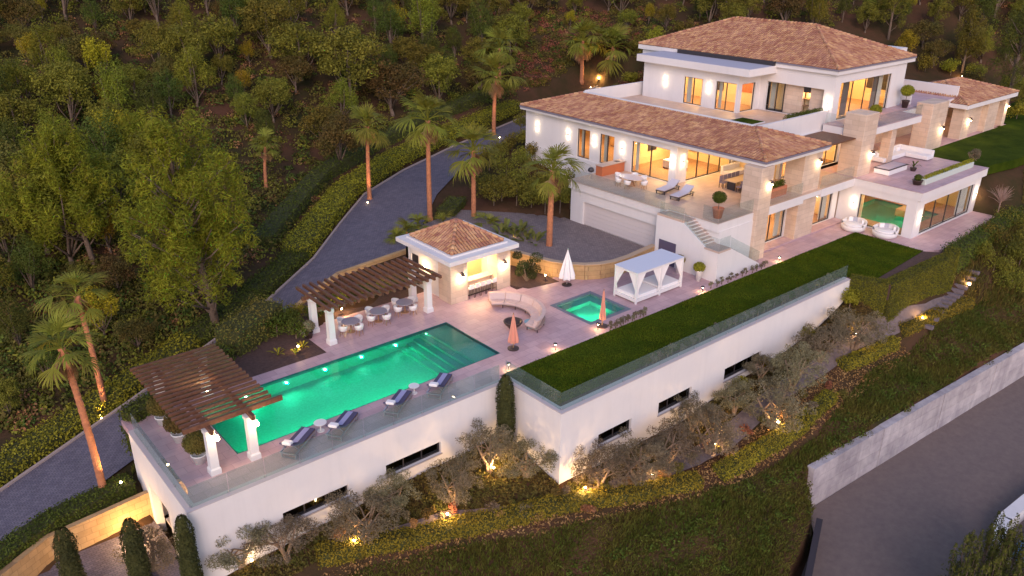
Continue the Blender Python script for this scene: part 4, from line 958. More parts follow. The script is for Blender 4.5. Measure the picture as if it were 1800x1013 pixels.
def mk_tree(name, label, cat, group, leafm, bark, H, trunk_h, R0, rad, k, cr, n, size, asp=.55, flat=.8, up=.3, lean=(0,0), lo=-.6, nl=6, shell=.75):
    """prototype tree standing at the origin"""
    t = root(name, (0,0,0), label, cat, group)
    cx, cy = lean[0]*H, lean[1]*H; c = (cx, cy, trunk_h+(H-trunk_h)*.5)
    bl = crown_clumps(c, rad, k, cr, flat, lo)
    V, F = blob_leaves(bl, n, size, asp, up, shell)
    crown = npobj('crown', V, F, leafm, t)
    mb = MB(); top = (cx*.8, cy*.8, trunk_h+(H-trunk_h)*.35)
    mb.tube([(0,0,-.6),(cx*.1,cy*.1,trunk_h*.4),(cx*.45+.08,cy*.45,trunk_h),top], [R0*1.25,R0,R0*.75,R0*.4], 8)
    for i in sorted(range(len(bl)), key=lambda i: -bl[i][5])[:nl]:
        b = bl[i]; s = (cx*.45,cy*.45,trunk_h*rng.uniform(.75,1.05)); m_ = [(s[j]+b[j])/2+rng.normal(0,.2) for j in range(3)]
        mb.tube([s, m_, b[:3]], [R0*.5,R0*.3,R0*.12], 6)
    mb.build('trunk', bark, t, True)
    return t
KIND = {}
def wood_label(o, s):
    b = o.location; k = o['label'].split(' in the hillside')[0]
    sz = 'small' if s < .7 else ('tall' if s > 1.02 else 'middling')
    if b.x > 75: z = 'on the hill beyond the end pavilion'
    elif b.x > 38: z = 'on the hill behind the upper roof' if b.y < 75 else 'high on the hill behind the villa'
    elif b.x > 12: z = 'on the slope above the top of the drive' if b.y < 62 else 'high on the slope above the wing'
    elif b.x > -6: z = 'on the slope above the bright drive hedge' if b.y < 45 else 'high on the slope over the middle of the drive'
    elif b.y < 30: z = 'close to the two big pines'
    else: z = 'on the slope beyond the two big pines' if b.y < 58 else 'far up the slope beyond the two big pines'
    o['label'] = f'{sz} {k} {z}'; o['group'] = 'wood '+z
def place(proto, loc, s=1, rz=None, label=None, group=None, sz=None, first=set()):
    if proto.name not in first: first.add(proto.name); o = proto
    else: o = copy_tree(proto)
    o.location = loc; rz = rng.uniform(0,6.28) if rz is None else rz
    o.rotation_euler = (rng.normal(0,.05),rng.normal(0,.05),rz); o.scale = (s*rng.uniform(.85,1.18),s*rng.uniform(.85,1.18),(sz or s)*rng.uniform(.88,1.12))
    if label: o['label'] = label
    if group: o['group'] = group
    return o

# ---- the two big pines beside the drive and other single trees
def pine_crown(H, tr, rad, k, n, leafm, name, label, loc, group=None, cr=.62, lean=(0,0), size=.34):
    t = root(name, loc, label, 'tree', group)
    o = np.array(loc); c = o+np.array([lean[0]*H,lean[1]*H,tr+(H-tr)*.5])
    bl = []; limbs = []
    for i in range(k):
        d = unit(1)[0]
        if d[2] < -.9: d[2] *= -1
        r = rng.uniform(.08,1.0)**.6; s = cr*rng.uniform(.6,1.3)
        taper = 1-.25*max(0,d[2])
        p = c+d*np.array(rad)*r*np.array([taper,taper,1])
        bl.append((*p, s*.8, s*.8, s*1.35)); limbs.append(p)
    V, F = blob_leaves(bl, int(n*1.25), size*.95, .17, .7, .55, .45)
    V -= o; npobj('crown', V, F, leafm, t)
    mb = MB(); R0 = H*.017
    mb.tube([o+(0,0,-.6), o+(c-o)*np.array([.3,.3,.35]), o+(c-o)*np.array([.8,.8,1]), c+(0,0,rad[2]*.55)], [R0*1.2,R0,R0*.7,R0*.2], 8)
    for p in limbs[::3]:
        z0 = max(o[2]+tr*.7, min(p[2]-rad[2]*.35, c[2]+rad[2]*.3)); tt = (z0-o[2])/(c[2]-o[2]); s = np.array([o[0]+(c[0]-o[0])*tt, o[1]+(c[1]-o[1])*tt, z0])
        mb.tube([s, (s+p)/2+(0,0,-.15), p], [R0*.35,R0*.22,R0*.08], 5)
    mb.build('trunk', BARK, t, True); return t
def height_of(px, py_top, base):
    """height at which the upright line over a ground point meets a photo row"""
    d = ray(px, py_top); t = ((base[0]-CAM[0])*d[0]+(base[1]-CAM[1])*d[1])/(d[0]**2+d[1]**2); return CAM[2]+t*d[2]-base[2]
b = at(384,582); H = height_of(355,188,b)
pine_crown(H, H*.10, (4.1,4.1,H*.45), 250, 34000, L_PINEB, 'pine_tree', 'big rounded pine with a bare lower trunk standing beside the drive', b, lean=(-.06,.02))
b = at(170,470); b2 = Vector(b); H = height_of(120,215,b2)
pine_crown(H, H*.14, (4.0,4.0,H*.42), 190, 27000, L_PINEB, 'pine_tree', 'broad leaning pine on the slope next to the biggest pine', b2, lean=(-.10,.05))
b = at(262,330); H = height_of(255,195,b)
pine_crown(H, H*.2, (2.4,2.4,H*.4), 80, 9000, L_PINEB, 'pine_tree', 'smaller pine on the slope behind the two big pines', b)
for px, py, top, rr, lb in ((1765,205,-40,5.5,'tall dark pine above the end pavilion'),(1560,75,-60,3.5,'pine on the hill behind the upper roof'),(1690,130,10,3.6,'pine with a slim crown on the hill behind the end pavilion')):
    b = at(px,py); H = min(13, max(7, height_of(px,top,b)))
    pine_crown(H, H*.15, (rr*.6,rr*.6,H*.42), 80, 8000, L_PINED if 'dark' in lb else L_OAK, 'pine_tree', lb, b)

# ---- hillside wood
G = 'trees of the hillside wood'
protos = [
 mk_tree('broadleaf_tree', 'round green broadleaf tree in the hillside wood', 'tree', G, L_OAK, BARK, 5.5, .6, .13, (2.0,2.0,2.2), 46, .56, 5200, .175),
 mk_tree('broadleaf_tree', 'round green broadleaf tree in the hillside wood', 'tree', G, L_OAK, BARK, 6.2, .5, .14, (2.4,2.2,2.6), 54, .60, 6000, .18),
 mk_tree('wild_pine', 'dark green wild pine in the hillside wood', 'tree', G, L_PINED, BARK, 7.0, .6, .14, (1.9,1.9,3.1), 60, .50, 5600, .24, .26, 1.4, .6),
 mk_tree('young_tree', 'golden yellow young tree in the hillside wood', 'tree', G, L_YEL, BARK, 4.6, .7, .09, (1.2,1.2,1.8), 32, .42, 3400, .16, .4, 1.5),
 mk_tree('spreading_tree', 'brownish spreading tree in the hillside wood', 'tree', G, L_SHRUB, BARK, 4.8, .6, .14, (2.4,2.2,1.9), 46, .58, 5200, .175),
 mk_tree('wild_pine', 'light green wild pine in the hillside wood', 'tree', G, L_PINE, BARK, 6.4, .6, .14, (1.8,1.8,2.8), 56, .48, 5600, .23, .26, 1.5, .6)]
# trees that the photograph lets one pick out: (px, py of the base, height in photo rows, prototype)
PICK = [(205,205,90,3),(30,165,60,3),(115,170,95,5),(215,225,120,5),(35,300,90,2),(440,118,48,3),(530,145,130,1),(490,190,60,0),(495,30,50,3),(590,70,70,5),(620,190,150,1),(690,205,140,4),(715,130,80,0),
 (760,60,70,0),(820,40,60,1),(920,60,60,0),(890,75,70,4),(600,300,110,4),(570,260,90,0),(470,260,70,2),(420,200,60,2),(300,160,70,4),(390,150,60,0),(110,90,60,0),(40,90,60,4),(170,60,60,2),(250,80,60,0),(330,60,60,5),(400,50,60,4),(460,80,50,0),(20,420,120,2),(60,520,120,2),(150,560,90,2),(40,620,100,2),(210,520,80,4),(260,470,70,2),(300,540,60,0),(245,620,50,4),(90,680,70,2),(20,740,70,0),
 (660,60,70,2),(560,110,60,2),(800,110,60,2),(1010,30,50,0),(1100,60,50,0),(1140,45,40,3),(1170,60,55,0),(1230,35,45,2),(1480,40,50,2),(1520,60,60,1),(1580,50,70,2),(1640,60,70,1),(1640,120,50,4),(1720,60,80,2),(1790,90,90,2),(1650,20,40,0),(1500,10,40,0),(860,20,50,2),(710,20,40,4),(620,10,40,0),(540,20,40,2),(1770,180,60,0),(1800,200,60,1),(1700,170,45,4)]
used = []
LB = [q['label'] for q in protos]
HP = [5.5,6.2,7.0,4.6,4.8,6.4]
for px, py, hh, k in PICK:
    b = at(px,py); H = height_of(px, py-hh, b); s = min(1.5, max(.55, H/HP[k])); wood_label(place(protos[k], b, s, label=LB[k]), s); used.append((b.x,b.y))
# the rest of the wood, spread over the hill in view
cnt = 0; tries = 0
while cnt < 175 and tries < 4000:
    tries += 1
    px, py = rng.uniform(-40,1840), rng.uniform(-30,620)
    if not (py < 330-.0*px and px < 620 or py < 215 and px < 900 or py < 70 or (px < 330 and py < 620 and px+py*.4 < 480) or (px > 1480 and py < 120)): continue
    b = at(px,py)
    if b.y < 44 and b.x > -8 and b.x < 56: continue
    if inpoly(b.x,b.y,_drive)[0] or segd(np.array([b.x]),np.array([b.y]),DL,False)[0][0] < 4: continue
    if b.x > 56 and b.y < 22 and b.x < 84: continue
    if min((b.x-u[0])**2+(b.y-u[1])**2 for u in used) < 6.5: continue
    k = rng.choice(6, p=[.21,.2,.19,.13,.15,.12]); s = rng.uniform(.55,1.0)+.45*(rng.random() < .25); wood_label(place(protos[k], b, s, label=LB[k]), s); used.append((b.x,b.y)); cnt += 1

# ---- undergrowth over the hill: bushes too many to count
def bush_cloud(cx, cy, n_per, rad, size):
    P = []; N = []; k = len(cx); z = ground(cx,cy)
    for i in range(k):
        r = rad*rng.uniform(.5,1.5); n = int(n_per*r/rad); d = unit(n); d[:,2] = np.abs(d[:,2])
        P.append(np.array([cx[i],cy[i],z[i]-.1])+d*np.array([r,r,r*.85])*rng.uniform(.6,1.05,(n,1))); q = d+unit(n)*.7; N.append(q/np.linalg.norm(q,axis=1,keepdims=True))
    P = np.concatenate(P); N = np.concatenate(N); return leaves(P, N, size*rng.uniform(.6,1.4,len(P)), .6)
def scatter_hill(n, keep):
    px = rng.uniform(-60,1860,n*6); py = rng.uniform(-40,760,n*6); k = keep(px,py); P = at_many(px[k],py[k]); x, y = P[:,0], P[:,1]
    dl_ = segd(x,y,DL,False)[0]; dr_ = segd(x,y,DR,False)[0]
    ok = ~(inpoly(x,y,_drive) | (dl_ < 2.8) | ((dr_ < dl_) & (x < 57) & (y < 44)) | ((x > 38) & (y < 28) & (x < 100)))
    return x[ok][:n], y[ok][:n]
hill = lambda px,py: (py < 260) | (px < 700-py*.4)
for nm, lm, cntb, npb, rad, sz, lb in (('undergrowth', L_SHRUB, 1300, 80, .85, .23, 'brownish scrub covering the hillside'),('undergrowth', L_OAK, 800, 80, .8, .22, 'green scrub covering the hillside'),('undergrowth', L_RUST, 650, 60, .6, .2, 'dry reddish scrub covering the hillside'),('undergrowth', L_PINED, 550, 80, .85, .23, 'dark green scrub covering the hillside')):
    x, y = scatter_hill(cntb, hill); V, F = bush_cloud(x, y, npb, rad, sz); o = npobj(nm, V, F, lm); o['kind'] = 'stuff'; tag(o, lb, 'undergrowth')

# ---- hedges: core plus leaf skin
def hedge(P, wd, h, leafm, label, n_per_m2=200, size=.10, name='hedge', sink=.3, tops=None, rough=.05, follow=True, cat='hedge'):
    """clipped hedge along a polyline of (x, y[, z])"""
    P = [tuple(p) for p in P]; P = [(p[0],p[1],p[2] if len(p) > 2 else gz(p[0],p[1])) for p in P]
    t = root(name, P[0], label, cat); o = np.array(P[0]); core = MB(); pts = []; nrm = []
    for a, b in zip(P[:-1],P[1:]):
        a = np.array(a,float); b = np.array(b,float); d = b-a; L = np.hypot(d[0],d[1]); u = np.array([d[0]/L,d[1]/L]); nn = np.array([-u[1],u[0]])
        w2 = wd/2-.06
        core.prism([a[:2]-nn*w2, b[:2]-nn*w2, b[:2]+nn*w2, a[:2]+nn*w2], [a[2]-sink,b[2]-sink,b[2]-sink,a[2]-sink], [a[2]+h-.07,b[2]+h-.07,b[2]+h-.07,a[2]+h-.07])
        for area, kind in ((L*wd,'t'),(L*(h+sink),'l'),(L*(h+sink),'r'),(wd*(h+sink),'s'),(wd*(h+sink),'e')):
            n = int(area*n_per_m2); s = rng.random(n); q = rng.random(n); base = a[None]+s[:,None]*(b-a)[None]
            if kind == 't': p = base+np.c_[nn[0]*(q-.5)*wd, nn[1]*(q-.5)*wd, np.full(n,h)]; m_ = np.tile([0,0,1.],(n,1))
            elif kind in 'lr': sg = 1 if kind == 'l' else -1; p = base+np.c_[np.full(n,nn[0]*sg*wd/2),np.full(n,nn[1]*sg*wd/2), q*(h+sink)-sink]; m_ = np.tile([nn[0]*sg,nn[1]*sg,.2],(n,1))
            else:
                e = a if kind == 's' else b; sg = -1 if kind == 's' else 1
                p = e[None]+np.c_[nn[0]*(s-.5)*wd, nn[1]*(s-.5)*wd, q*(h+sink)-sink]; m_ = np.tile([u[0]*sg,u[1]*sg,.2],(n,1))
            pts.append(p+rng.normal(0,rough,p.shape)); nrm.append(m_)
    pts = np.concatenate(pts); nrm = np.concatenate(nrm)+unit(len(pts))*.75; nrm /= np.linalg.norm(nrm,axis=1,keepdims=True)
    V, F = leaves(pts-o, nrm, size*rng.uniform(.6,1.4,len(pts)), .6)
    npobj('foliage', V, F, leafm, t); core.build('shade_core', CORE, t)  # solid core; the shade inside the hedge is put into its dark colour
    return t
def on(pts, dz=0): return [tuple(at(*p)) for p in pts]
# low clipped hedge along the garden path
hp = on([(560,985),(640,966),(720,952),(800,934),(900,914),(985,893),(1060,882),(1150,868),(1228,850)])
hedge(hp, .9, .55, L_HEDGE, 'low clipped hedge following the garden path below the pool wall', 260, .11)
hp = on([(1262,838),(1330,800),(1405,752),(1460,700)]); hedge(hp, .9, .55, L_HEDGE, 'low clipped hedge beyond the gap, leading up to the steps', 260, .11)
hp = on([(1478,650),(1530,628),(1572,606)]); hedge(hp, .8, .6, L_HEDGE, 'short clipped hedge piece next to the olive tree by the path', 260, .11)
hp = on([(1582,588),(1640,562),(1702,536)]); hedge(hp, .8, .6, L_HEDGE, 'short bright hedge piece beside the timber steps', 260, .11)
hedge([(27.6,-7.2,-1.9),(28.6,-9.6,-1.9),(37.2,-10.15,-1.6),(38.6,-9.7,-1.5)], 1.0, 2.05, L_HEDGE2, 'tall clipped hedge turning the corner at the end of the lawn', 330, .10, sink=1.0, rough=.025)
hedge([(38.8,-9.4,-1.0),(46,-9.3,-.6),(52,-9.4,-.2)], 1.1, 1.1, L_HEDGED, 'rounded dark hedge along the patio of the annex', 230, .13, rough=.16, sink=1.0)
hedge([(-19.6,6.4,-.8),(-16.4,8.0,-.7),(-13.0,9.9,-.5)], 1.1, 1.35, L_HEDGED, 'dark hedge behind the timber slatted pergola', 230, .13, rough=.12, sink=1.2)
hedge([(-12.6,10.4,-.4),(-8.8,12.4,-.2)], 1.9, 1.9, L_SHRUB, 'loose olive green hedge behind the mulch bed by the pool', 150, .13, rough=.2, sink=.8)
# hedge on top of the lower yard wall and turning down
hedge([(-30.5,1.0,-3.2),(-26.0,3.9,-3.1),(-24.2,4.6,-2.95),(-20.4,5.0,-2.8)], 1.2, .45, L_HEDGED, 'dark clipped hedge on top of the lower yard wall', 240, .11)
# strips of ivy hedge on the uphill side of the drive
def offset_pts(P, off, i0, i1, dz=0):
    out = []
    for i in range(i0, i1+1):
        a = np.array(P[max(i-1,0)][:2]); b = np.array(P[min(i+1,len(P)-1)][:2]); d = (b-a)/np.linalg.norm(b-a); q = np.array(P[i][:2])+np.array([-d[1],d[0]])*off
        out.append((q[0],q[1],gz(*q)+dz))
    return out
hedge(offset_pts(DL,1.3,2,5), 1.9, .5, L_HEDGE, 'yellow-green ground ivy along the lower part of the drive', 190, .15, rough=.14, name='ivy_bank', cat='ivy')
hedge(offset_pts(DL,1.3,5,7), 1.9, .5, L_HEDGED, 'dark ivy strip beside the drive under the biggest pine', 190, .15, rough=.14, name='ivy_bank', cat='ivy')
hedge(offset_pts(DL,1.5,7,12), 2.1, .75, L_HEDGE, 'bright green hedge along the upper part of the drive', 190, .15, rough=.14)
hedge(offset_pts(DL,4.2,7,12), 1.8, .9, L_HEDGED, 'dark hedge above the bright hedge of the upper drive', 80, .16, rough=.2)
hedge([(11.5,21.6,.75),(14.3,23.6,.9)], 1.6, .6, L_HEDGED, 'small dark hedge island between the drive and the court', 130, .12, rough=.08)

# ---- shrubs and small trees near the house: (px, py, height m, radius m, leaf, label)
def shrub(loc, r, h, leafm, label, name='shrub', n=900, size=.14, cat='shrub', group=None, k=9, stem=True):
    t = root(name, loc, label, cat, group); bl = crown_clumps((0,0,h*.55), (r*.75,r*.75,h*.42), k, r*.42, .9, -.4)
    V, F = blob_leaves(bl, n, size, .55); npobj('foliage', V, F, leafm, t)
    mb = MB()
    for i in range(3): a = i*2.1; mb.tube([(0,0,-.2),(math.cos(a)*r*.3,math.sin(a)*r*.3,h*.5)], [.05,.02], 5) if False else mb.add([],[])
    MB().tube([(loc[0],loc[1],loc[2]-.2),(loc[0]+.04,loc[1],loc[2]+h*.6)], [.06,.02], 6).build('stem', BARK, t)
    return t
G2 = 'broadleaf shrubs between the house and the drive'
for px, py in ((915,300),(890,320),(955,285),(985,265),(930,345),(900,265),(872,345),(945,320),(1000,240),(860,300),(925,265),(940,290),(970,300),(985,330),(995,355),(905,345),(880,290),(915,240),(945,250),(960,340),(850,340),(975,275),(882,354),(908,362),(934,366),(958,374),(984,378),(1002,368),(868,362),(920,352),(990,345)):
    shrub(at(px,py), rng.uniform(1.1,1.7), rng.uniform(1.7,2.9), L_OAK, 'leafy green shrub growing between the wing and the drive', group=G2, n=1100, size=.17)
for px, py, r_, h_, lm, lb in ((1120,100,1.4,2.0,L_OAK,'round green shrub on the bank behind the upper canopy'),(1150,85,1.6,2.6,L_HEDGE,'tall green shrub on the bank behind the upper canopy'),(1205,70,1.5,2.4,L_OAK,'dark shrub behind the hip of the upper roof'),(1110,150,1.2,1.5,L_HEDGE,'low shrub at the corner of the upper terrace'),
   (1625,130,1.6,2.2,L_HEDGE,'bushy green shrub behind the flat roof terrace'),(1670,135,1.5,2.0,L_HEDGE,'spotlit shrub behind the end pavilion'),(1710,140,1.6,2.2,L_OAK,'green shrub behind the tiled pavilion roof'),(1785,215,1.5,2.2,L_HEDGE,'lit shrub at the far end of the pavilion')):
    shrub(at(px,py), r_, h_, lm, lb, n=1200, size=.2)
G3 = 'rounded shrubs on the bank beyond the steps'
for px, py in ((1735,430),(1780,400),(1765,450),(1790,470),(1745,480),(1795,430),(1725,455),(1775,510)):
    shrub(at(px,py), rng.uniform(1.2,1.8), rng.uniform(1.2,1.7), L_HEDGED if rng.random() < .5 else L_OAK, 'rounded green shrub on the bank beyond the timber steps', group=G3, n=1500, size=.14)
for px, py in ((1492,545),(1515,520)): shrub(at(px,py), .9, 1.3, L_HEDGE, 'glossy green shrub at the far end of the lawn wall', group='shrubs at the end of the lawn wall', n=900, size=.16)
for px, py in ((1300,690),(1415,600),(1345,655)): shrub(at(px,py), .7, 1.0, L_HEDGE, 'small yellow-green shrub against the lawn wall', group='shrubs against the lawn wall', n=700, size=.13)

# ---- olive trees in front of the white walls
GO = 'olive trees in front of the white walls'
olive = []
for i in range(3):
    t = root('olive_tree', (0,0,0), 'grey-leaved olive tree with a forked trunk in front of the white walls', 'tree', GO)
    bl = crown_clumps((0,0,1.75), (2.05,2.05,1.05), 52, .36, .8, -.75); V, F = blob_leaves(bl, 6800, .14, .28, .2, .3, .9); npobj('crown', V, F, L_OLIVE, t)
    mb = MB()
    for j in range(3):
        a = j*2.1+i; d = (math.cos(a),math.sin(a)); mb.tube([(d[0]*.05,d[1]*.05,-.3),(d[0]*.12,d[1]*.12,.45),(d[0]*.5,d[1]*.5,1.2),(d[0]*.8,d[1]*.8,1.9)], [.14,.11,.07,.03], 7)
        for q in range(4): b_ = bl[rng.integers(len(bl))]; mb.tube([(d[0]*.45,d[1]*.45,1.1),((d[0]*.45+b_[0])/2,(d[1]*.45+b_[1])/2,1.5),b_[:3]], [.05,.035,.012], 5)
    mb.build('trunk', OBARK, t, True); olive.append(t)
OLB = ['at the corner of the pool terrace by the cypress column', 'below the first slot window of the pool wall', 'between the two slot windows of the pool wall', 'under the second slot window of the pool wall', 'beside the path below the pool wall', 'in front of the cypress in the wall corner', 'against the short side of the lawn wall', 'at the outer corner of the lawn wall', 'below the slot window next to the lawn wall corner', 'between the first two slot windows of the lawn wall', 'beside the lamp under the lawn wall', 'below the middle slot window of the lawn wall', 'against the lawn wall past its middle window', 'with a bright lamp at its trunk by the path hedge', 'below the last slot window of the lawn wall', 'right against the last slot window of the lawn wall', 'beyond the last slot window of the lawn wall', 'beside the short hedge piece by the path', 'small, close to the foot of the lawn wall', 'in the lower yard behind the cypresses']
for i, (px, py, s) in enumerate(((425,1000,.95),(505,985,.85),(645,955,1.05),(690,905,.85),(800,890,.95),(860,830,1.0),(925,840,.85),(1055,860,1.05),(1120,850,1.0),(1175,820,1.0),(1245,800,1.05),(1215,760,.9),(1290,730,.85),(1355,750,1.15),(1390,690,1.1),(1335,670,.8),(1440,640,1.0),(1500,618,1.2),(1180,720,.75),(270,1008,.8))):
    place(olive[i%3], at(px,py), s*.96, label='grey-leaved olive tree '+OLB[i])
GU_ = 'low shrubs under the olive trees'
for i in range(46):
    px = 400+i*24+rng.uniform(-8,8); py = 985-(px-400)*.155-max(0,px-1050)*.30+rng.uniform(-22,14); b = at(px,py)
    if b.y > -3.4 or (b.y > -7.9 and b.x > -2.3): continue
    shrub(b, rng.uniform(.35,.6), rng.uniform(.4,.75), (L_SHRUB,L_OLIVE,L_RUST)[i%3], 'low mounded shrub under the olive trees by the white walls', group=GU_, n=420, size=.11, k=6)
x = rng.uniform(-16,50,520); y = np.interp(x,[-16,-2,14,29,50],[-7,-11.5,-13.6,-12.4,-12.6])-np.abs(rng.normal(0,2.2,520)); k_ = ~inpoly(x,y,ROADF); x = x[k_]; y = y[k_]
for j, (lm, lb) in enumerate(((L_HEDGED,'dark green tufts on the slope below the path'),(L_GRASS,'golden tufts on the slope below the path'))):
    V, F = bush_cloud(x[j::2], y[j::2], 60, .38, .13); o = npobj('slope_tufts', V, F, lm); o['kind'] = 'stuff'; tag(o, lb, 'ground cover')
# ground cover at the wall foot
def ground_patch(name, P, n, leafm, size, label, h=.25, kind='stuff'):
    P = np.array(P); lo = P.min(0); hi = P.max(0); X = rng.uniform(lo[0],hi[0],n*3); Y = rng.uniform(lo[1],hi[1],n*3); k = inpoly(X,Y,[tuple(p) for p in P]); X = X[k][:n]; Y = Y[k][:n]
    Z = ground(X,Y)+rng.uniform(0,h,len(X))*(.5+.5*np.sin(X*1.9)*np.sin(Y*2.3)); N = unit(len(X))*.7+np.array([0,0,.7]); N /= np.linalg.norm(N,axis=1,keepdims=True)
    V, F = leaves(np.c_[X,Y,Z], N, size*rng.uniform(.6,1.5,len(X)), .5); o = npobj(name, V, F, leafm); o['kind'] = kind; tag(o, label, 'ground cover'); return o
ground_patch('ground_cover', [(-19.5,-3.0),(-2,-3.0),(-2,-7.6),(-3,-8.1),(-8,-5.5),(-13,-4.3),(-19.5,-4.5)], 15000, L_SHRUB, .17, 'brown-green ground cover under the olives by the pool wall')
ground_patch('ground_cover', [(-1.5,-7.6),(27,-7.6),(29,-9.5),(24,-8.95),(15,-9.15),(6,-9.5),(-2,-8.1)], 13000, L_SHRUB, .17, 'brown-green ground cover between lawn wall and path')
ground_patch('ground_cover', [(-19.5,-5),(-13,-5),(-8.4,-6.5),(-2.6,-9.1),(6,-11),(15,-10.6),(24,-10.2),(29,-10.8),(29,-12),(15,-13),(5,-12.6),(-2,-10),(-9,-7.5),(-13,-6),(-19,-6)], 12000, L_RUST, .15, 'dry ground cover beside the path hedge')
# tall rough grass on the slope below
def grass(name, P, n, label, h=.35, lm=None):
    P = np.array(P); lo = P.min(0); hi = P.max(0); X = rng.uniform(lo[0],hi[0],n*3); Y = rng.uniform(lo[1],hi[1],n*3); k = inpoly(X,Y,[tuple(p) for p in P]); X = X[k][:n]; Y = Y[k][:n]
    m_ = .5+.5*np.sin(X*.8+np.sin(Y*.9)*2)*np.sin(Y*1.1+1); hh = h*(.35+.9*m_)*rng.uniform(.6,1.3,len(X)); Z = ground(X,Y); a = rng.uniform(0,6.28,len(X)); wv = .022+.03*rng.random(len(X))
    dx, dy = np.cos(a)*wv, np.sin(a)*wv; lx, ly = rng.normal(0,.12,len(X)), rng.normal(0,.12,len(X))
    V = np.stack([np.c_[X-dx,Y-dy,Z-.04],np.c_[X+dx,Y+dy,Z-.04],np.c_[X+lx+dx*.2,Y+ly+dy*.2,Z+hh],np.c_[X+lx-dx*.2,Y+ly-dy*.2,Z+hh]],1).reshape(-1,3)
    o = npobj(name, V, np.arange(len(V)).reshape(-1,4), lm or L_GRASS); o['kind'] = 'stuff'; tag(o, label, 'grass'); return o
grass('rough_grass', [(-19,-6),(-13,-5.6),(-8.6,-7.4),(-1.8,-10),(5.5,-12.6),(14.5,-13.2),(24,-11.6),(29,-11.8),(38,-12.2),(50,-12),(62,-12),(62,-17),(40,-15.6),(14,-14.1),(10.4,-16.1),(-6,-21),(-14,-17),(-18,-10)], 130000, 'rough dark grass on the slope below the path', .24)
grass('rough_grass', [(38.5,-12),(39,-9.9),(52,-9.9),(58,-7),(80,-6),(80,-14),(60,-16),(45,-15)], 22000, 'rough grass and scrub on the bank beside the steps', .5, L_SHRUB)
grass('rough_grass', [(-20.5,6.2),(-13.6,10.2),(-14.5,9.2),(-19.4,5.6)], 1500, 'thin grass behind the end of the pool terrace', .3)

# ---- cypresses
def cypress(loc, h, r, label, lm=None):
    t = root('cypress_tree', loc, label, 'tree'); n = int(h*2*math.pi*r*420); z = rng.random(n); prof = np.clip(np.minimum(1, .55+z*3)*np.minimum(1,(1.03-z)*4.5)**.55,.02,1); a = rng.uniform(0,6.28,n)
    lump = 1+.10*np.sin(a*3+z*9)+.06*np.sin(a*7-z*23); rr = r*prof*lump*rng.uniform(.8,1.05,n)
    P = np.c_[np.cos(a)*rr, np.sin(a)*rr, z*h]; N = np.c_[np.cos(a),np.sin(a),.5+0*a]+unit(n)*.6; N /= np.linalg.norm(N,axis=1,keepdims=True)
    V, F = leaves(P, N, .13*rng.uniform(.6,1.4,n), .4); npobj('crown', V, F, lm or L_CYP, t)
    MB().lathe((loc[0],loc[1],loc[2]-.3), [(r*.35,0),(r*.8,.5),(r*.84,h*.6),(r*.6,h*.85),(r*.1,h*1.02)], 12).build('trunk', CORE, t); return t  # dark core filling the crown, inner shade painted into its colour
cypress(Vector((-2.6,-3.7,gz(-2.6,-3.7))), 4.55, .5, 'clipped cypress column in the corner between pool wall and lawn wall')
cypress(Vector((-20.35,-3.3,-4.44)), 4.75, .42, 'clipped cypress column at the corner of the pool terrace end wall')
cypress(Vector((-22.0,-1.2,-4.44)), 4.1, .46, 'clipped cypress column standing in the lower yard before the ochre wall')
cypress(Vector((-24.4,.2,-4.44)), 4.0, .46, 'clipped cypress column at the bend of the lower yard hedge')

# ---- palms
def frond_mesh(name, L, arch, spread, nleaf, mt):
    """fan frond: stalk along +X then a pleated fan of blades"""
    mb = MB(); st = L*.45; pts = [(0,0,0)]
    f = lambda s: (s, 0, arch*(s-1.0*s*s/(L*.9)))
    pts = [f(st*i/4) for i in range(5)]; mb.tube(pts, [.035,.03,.025,.022,.02], 5)
    o = Vector(f(st)); fan = L*.62
    for i in range(nleaf):
        a = R(spread)*(i/(nleaf-1)-.5)*2; ln = fan*(1-.22*abs(a)/R(spread))*random.uniform(.78,1.08); a += random.uniform(-.06,.06)
        d = Vector((math.cos(a), math.sin(a), 0)); sl = (f(st+.01)[2]-f(st-.01)[2])/.02; sd = Vector((-d.y,d.x,0)); wv = fan*.026*random.uniform(.7,1.3)
        dr = .10+.10*abs(a); drop = lambda s: Vector((0,0,sl*s*d.x*.75-dr*s*s/fan*1.3-arch*.35*s*s/fan))
        p0 = o; p1 = o+d*ln*.55+drop(ln*.55); p2 = o+d*ln*.82+drop(ln*.85); p3 = o+d*ln*.98+drop(ln*1.12)+Vector((0,0,-ln*.05))
        mb.add([p0-sd*.01,p0+sd*.01,p1+sd*wv,p1-sd*wv,p2+sd*wv*.7,p2-sd*wv*.7,p3], [(0,1,2,3),(3,2,4,5),(5,4,6)])
    me = bpy.data.meshes.new(name); me.from_pydata([tuple(v) for v in mb.V],[],mb.F); me.materials.append(mt); me.update(); return me
FR = [frond_mesh('frond', 1.9, .35, 68, 19, L_PALM), frond_mesh('frond', 1.75, .12, 58, 17, L_PALM), frond_mesh('frond', 2.05, .55, 74, 21, L_PALM), frond_mesh('frond', 1.6, .7, 50, 15, L_PALM)]
FD = frond_mesh('dead_frond', 1.5, .1, 48, 11, L_DEAD)
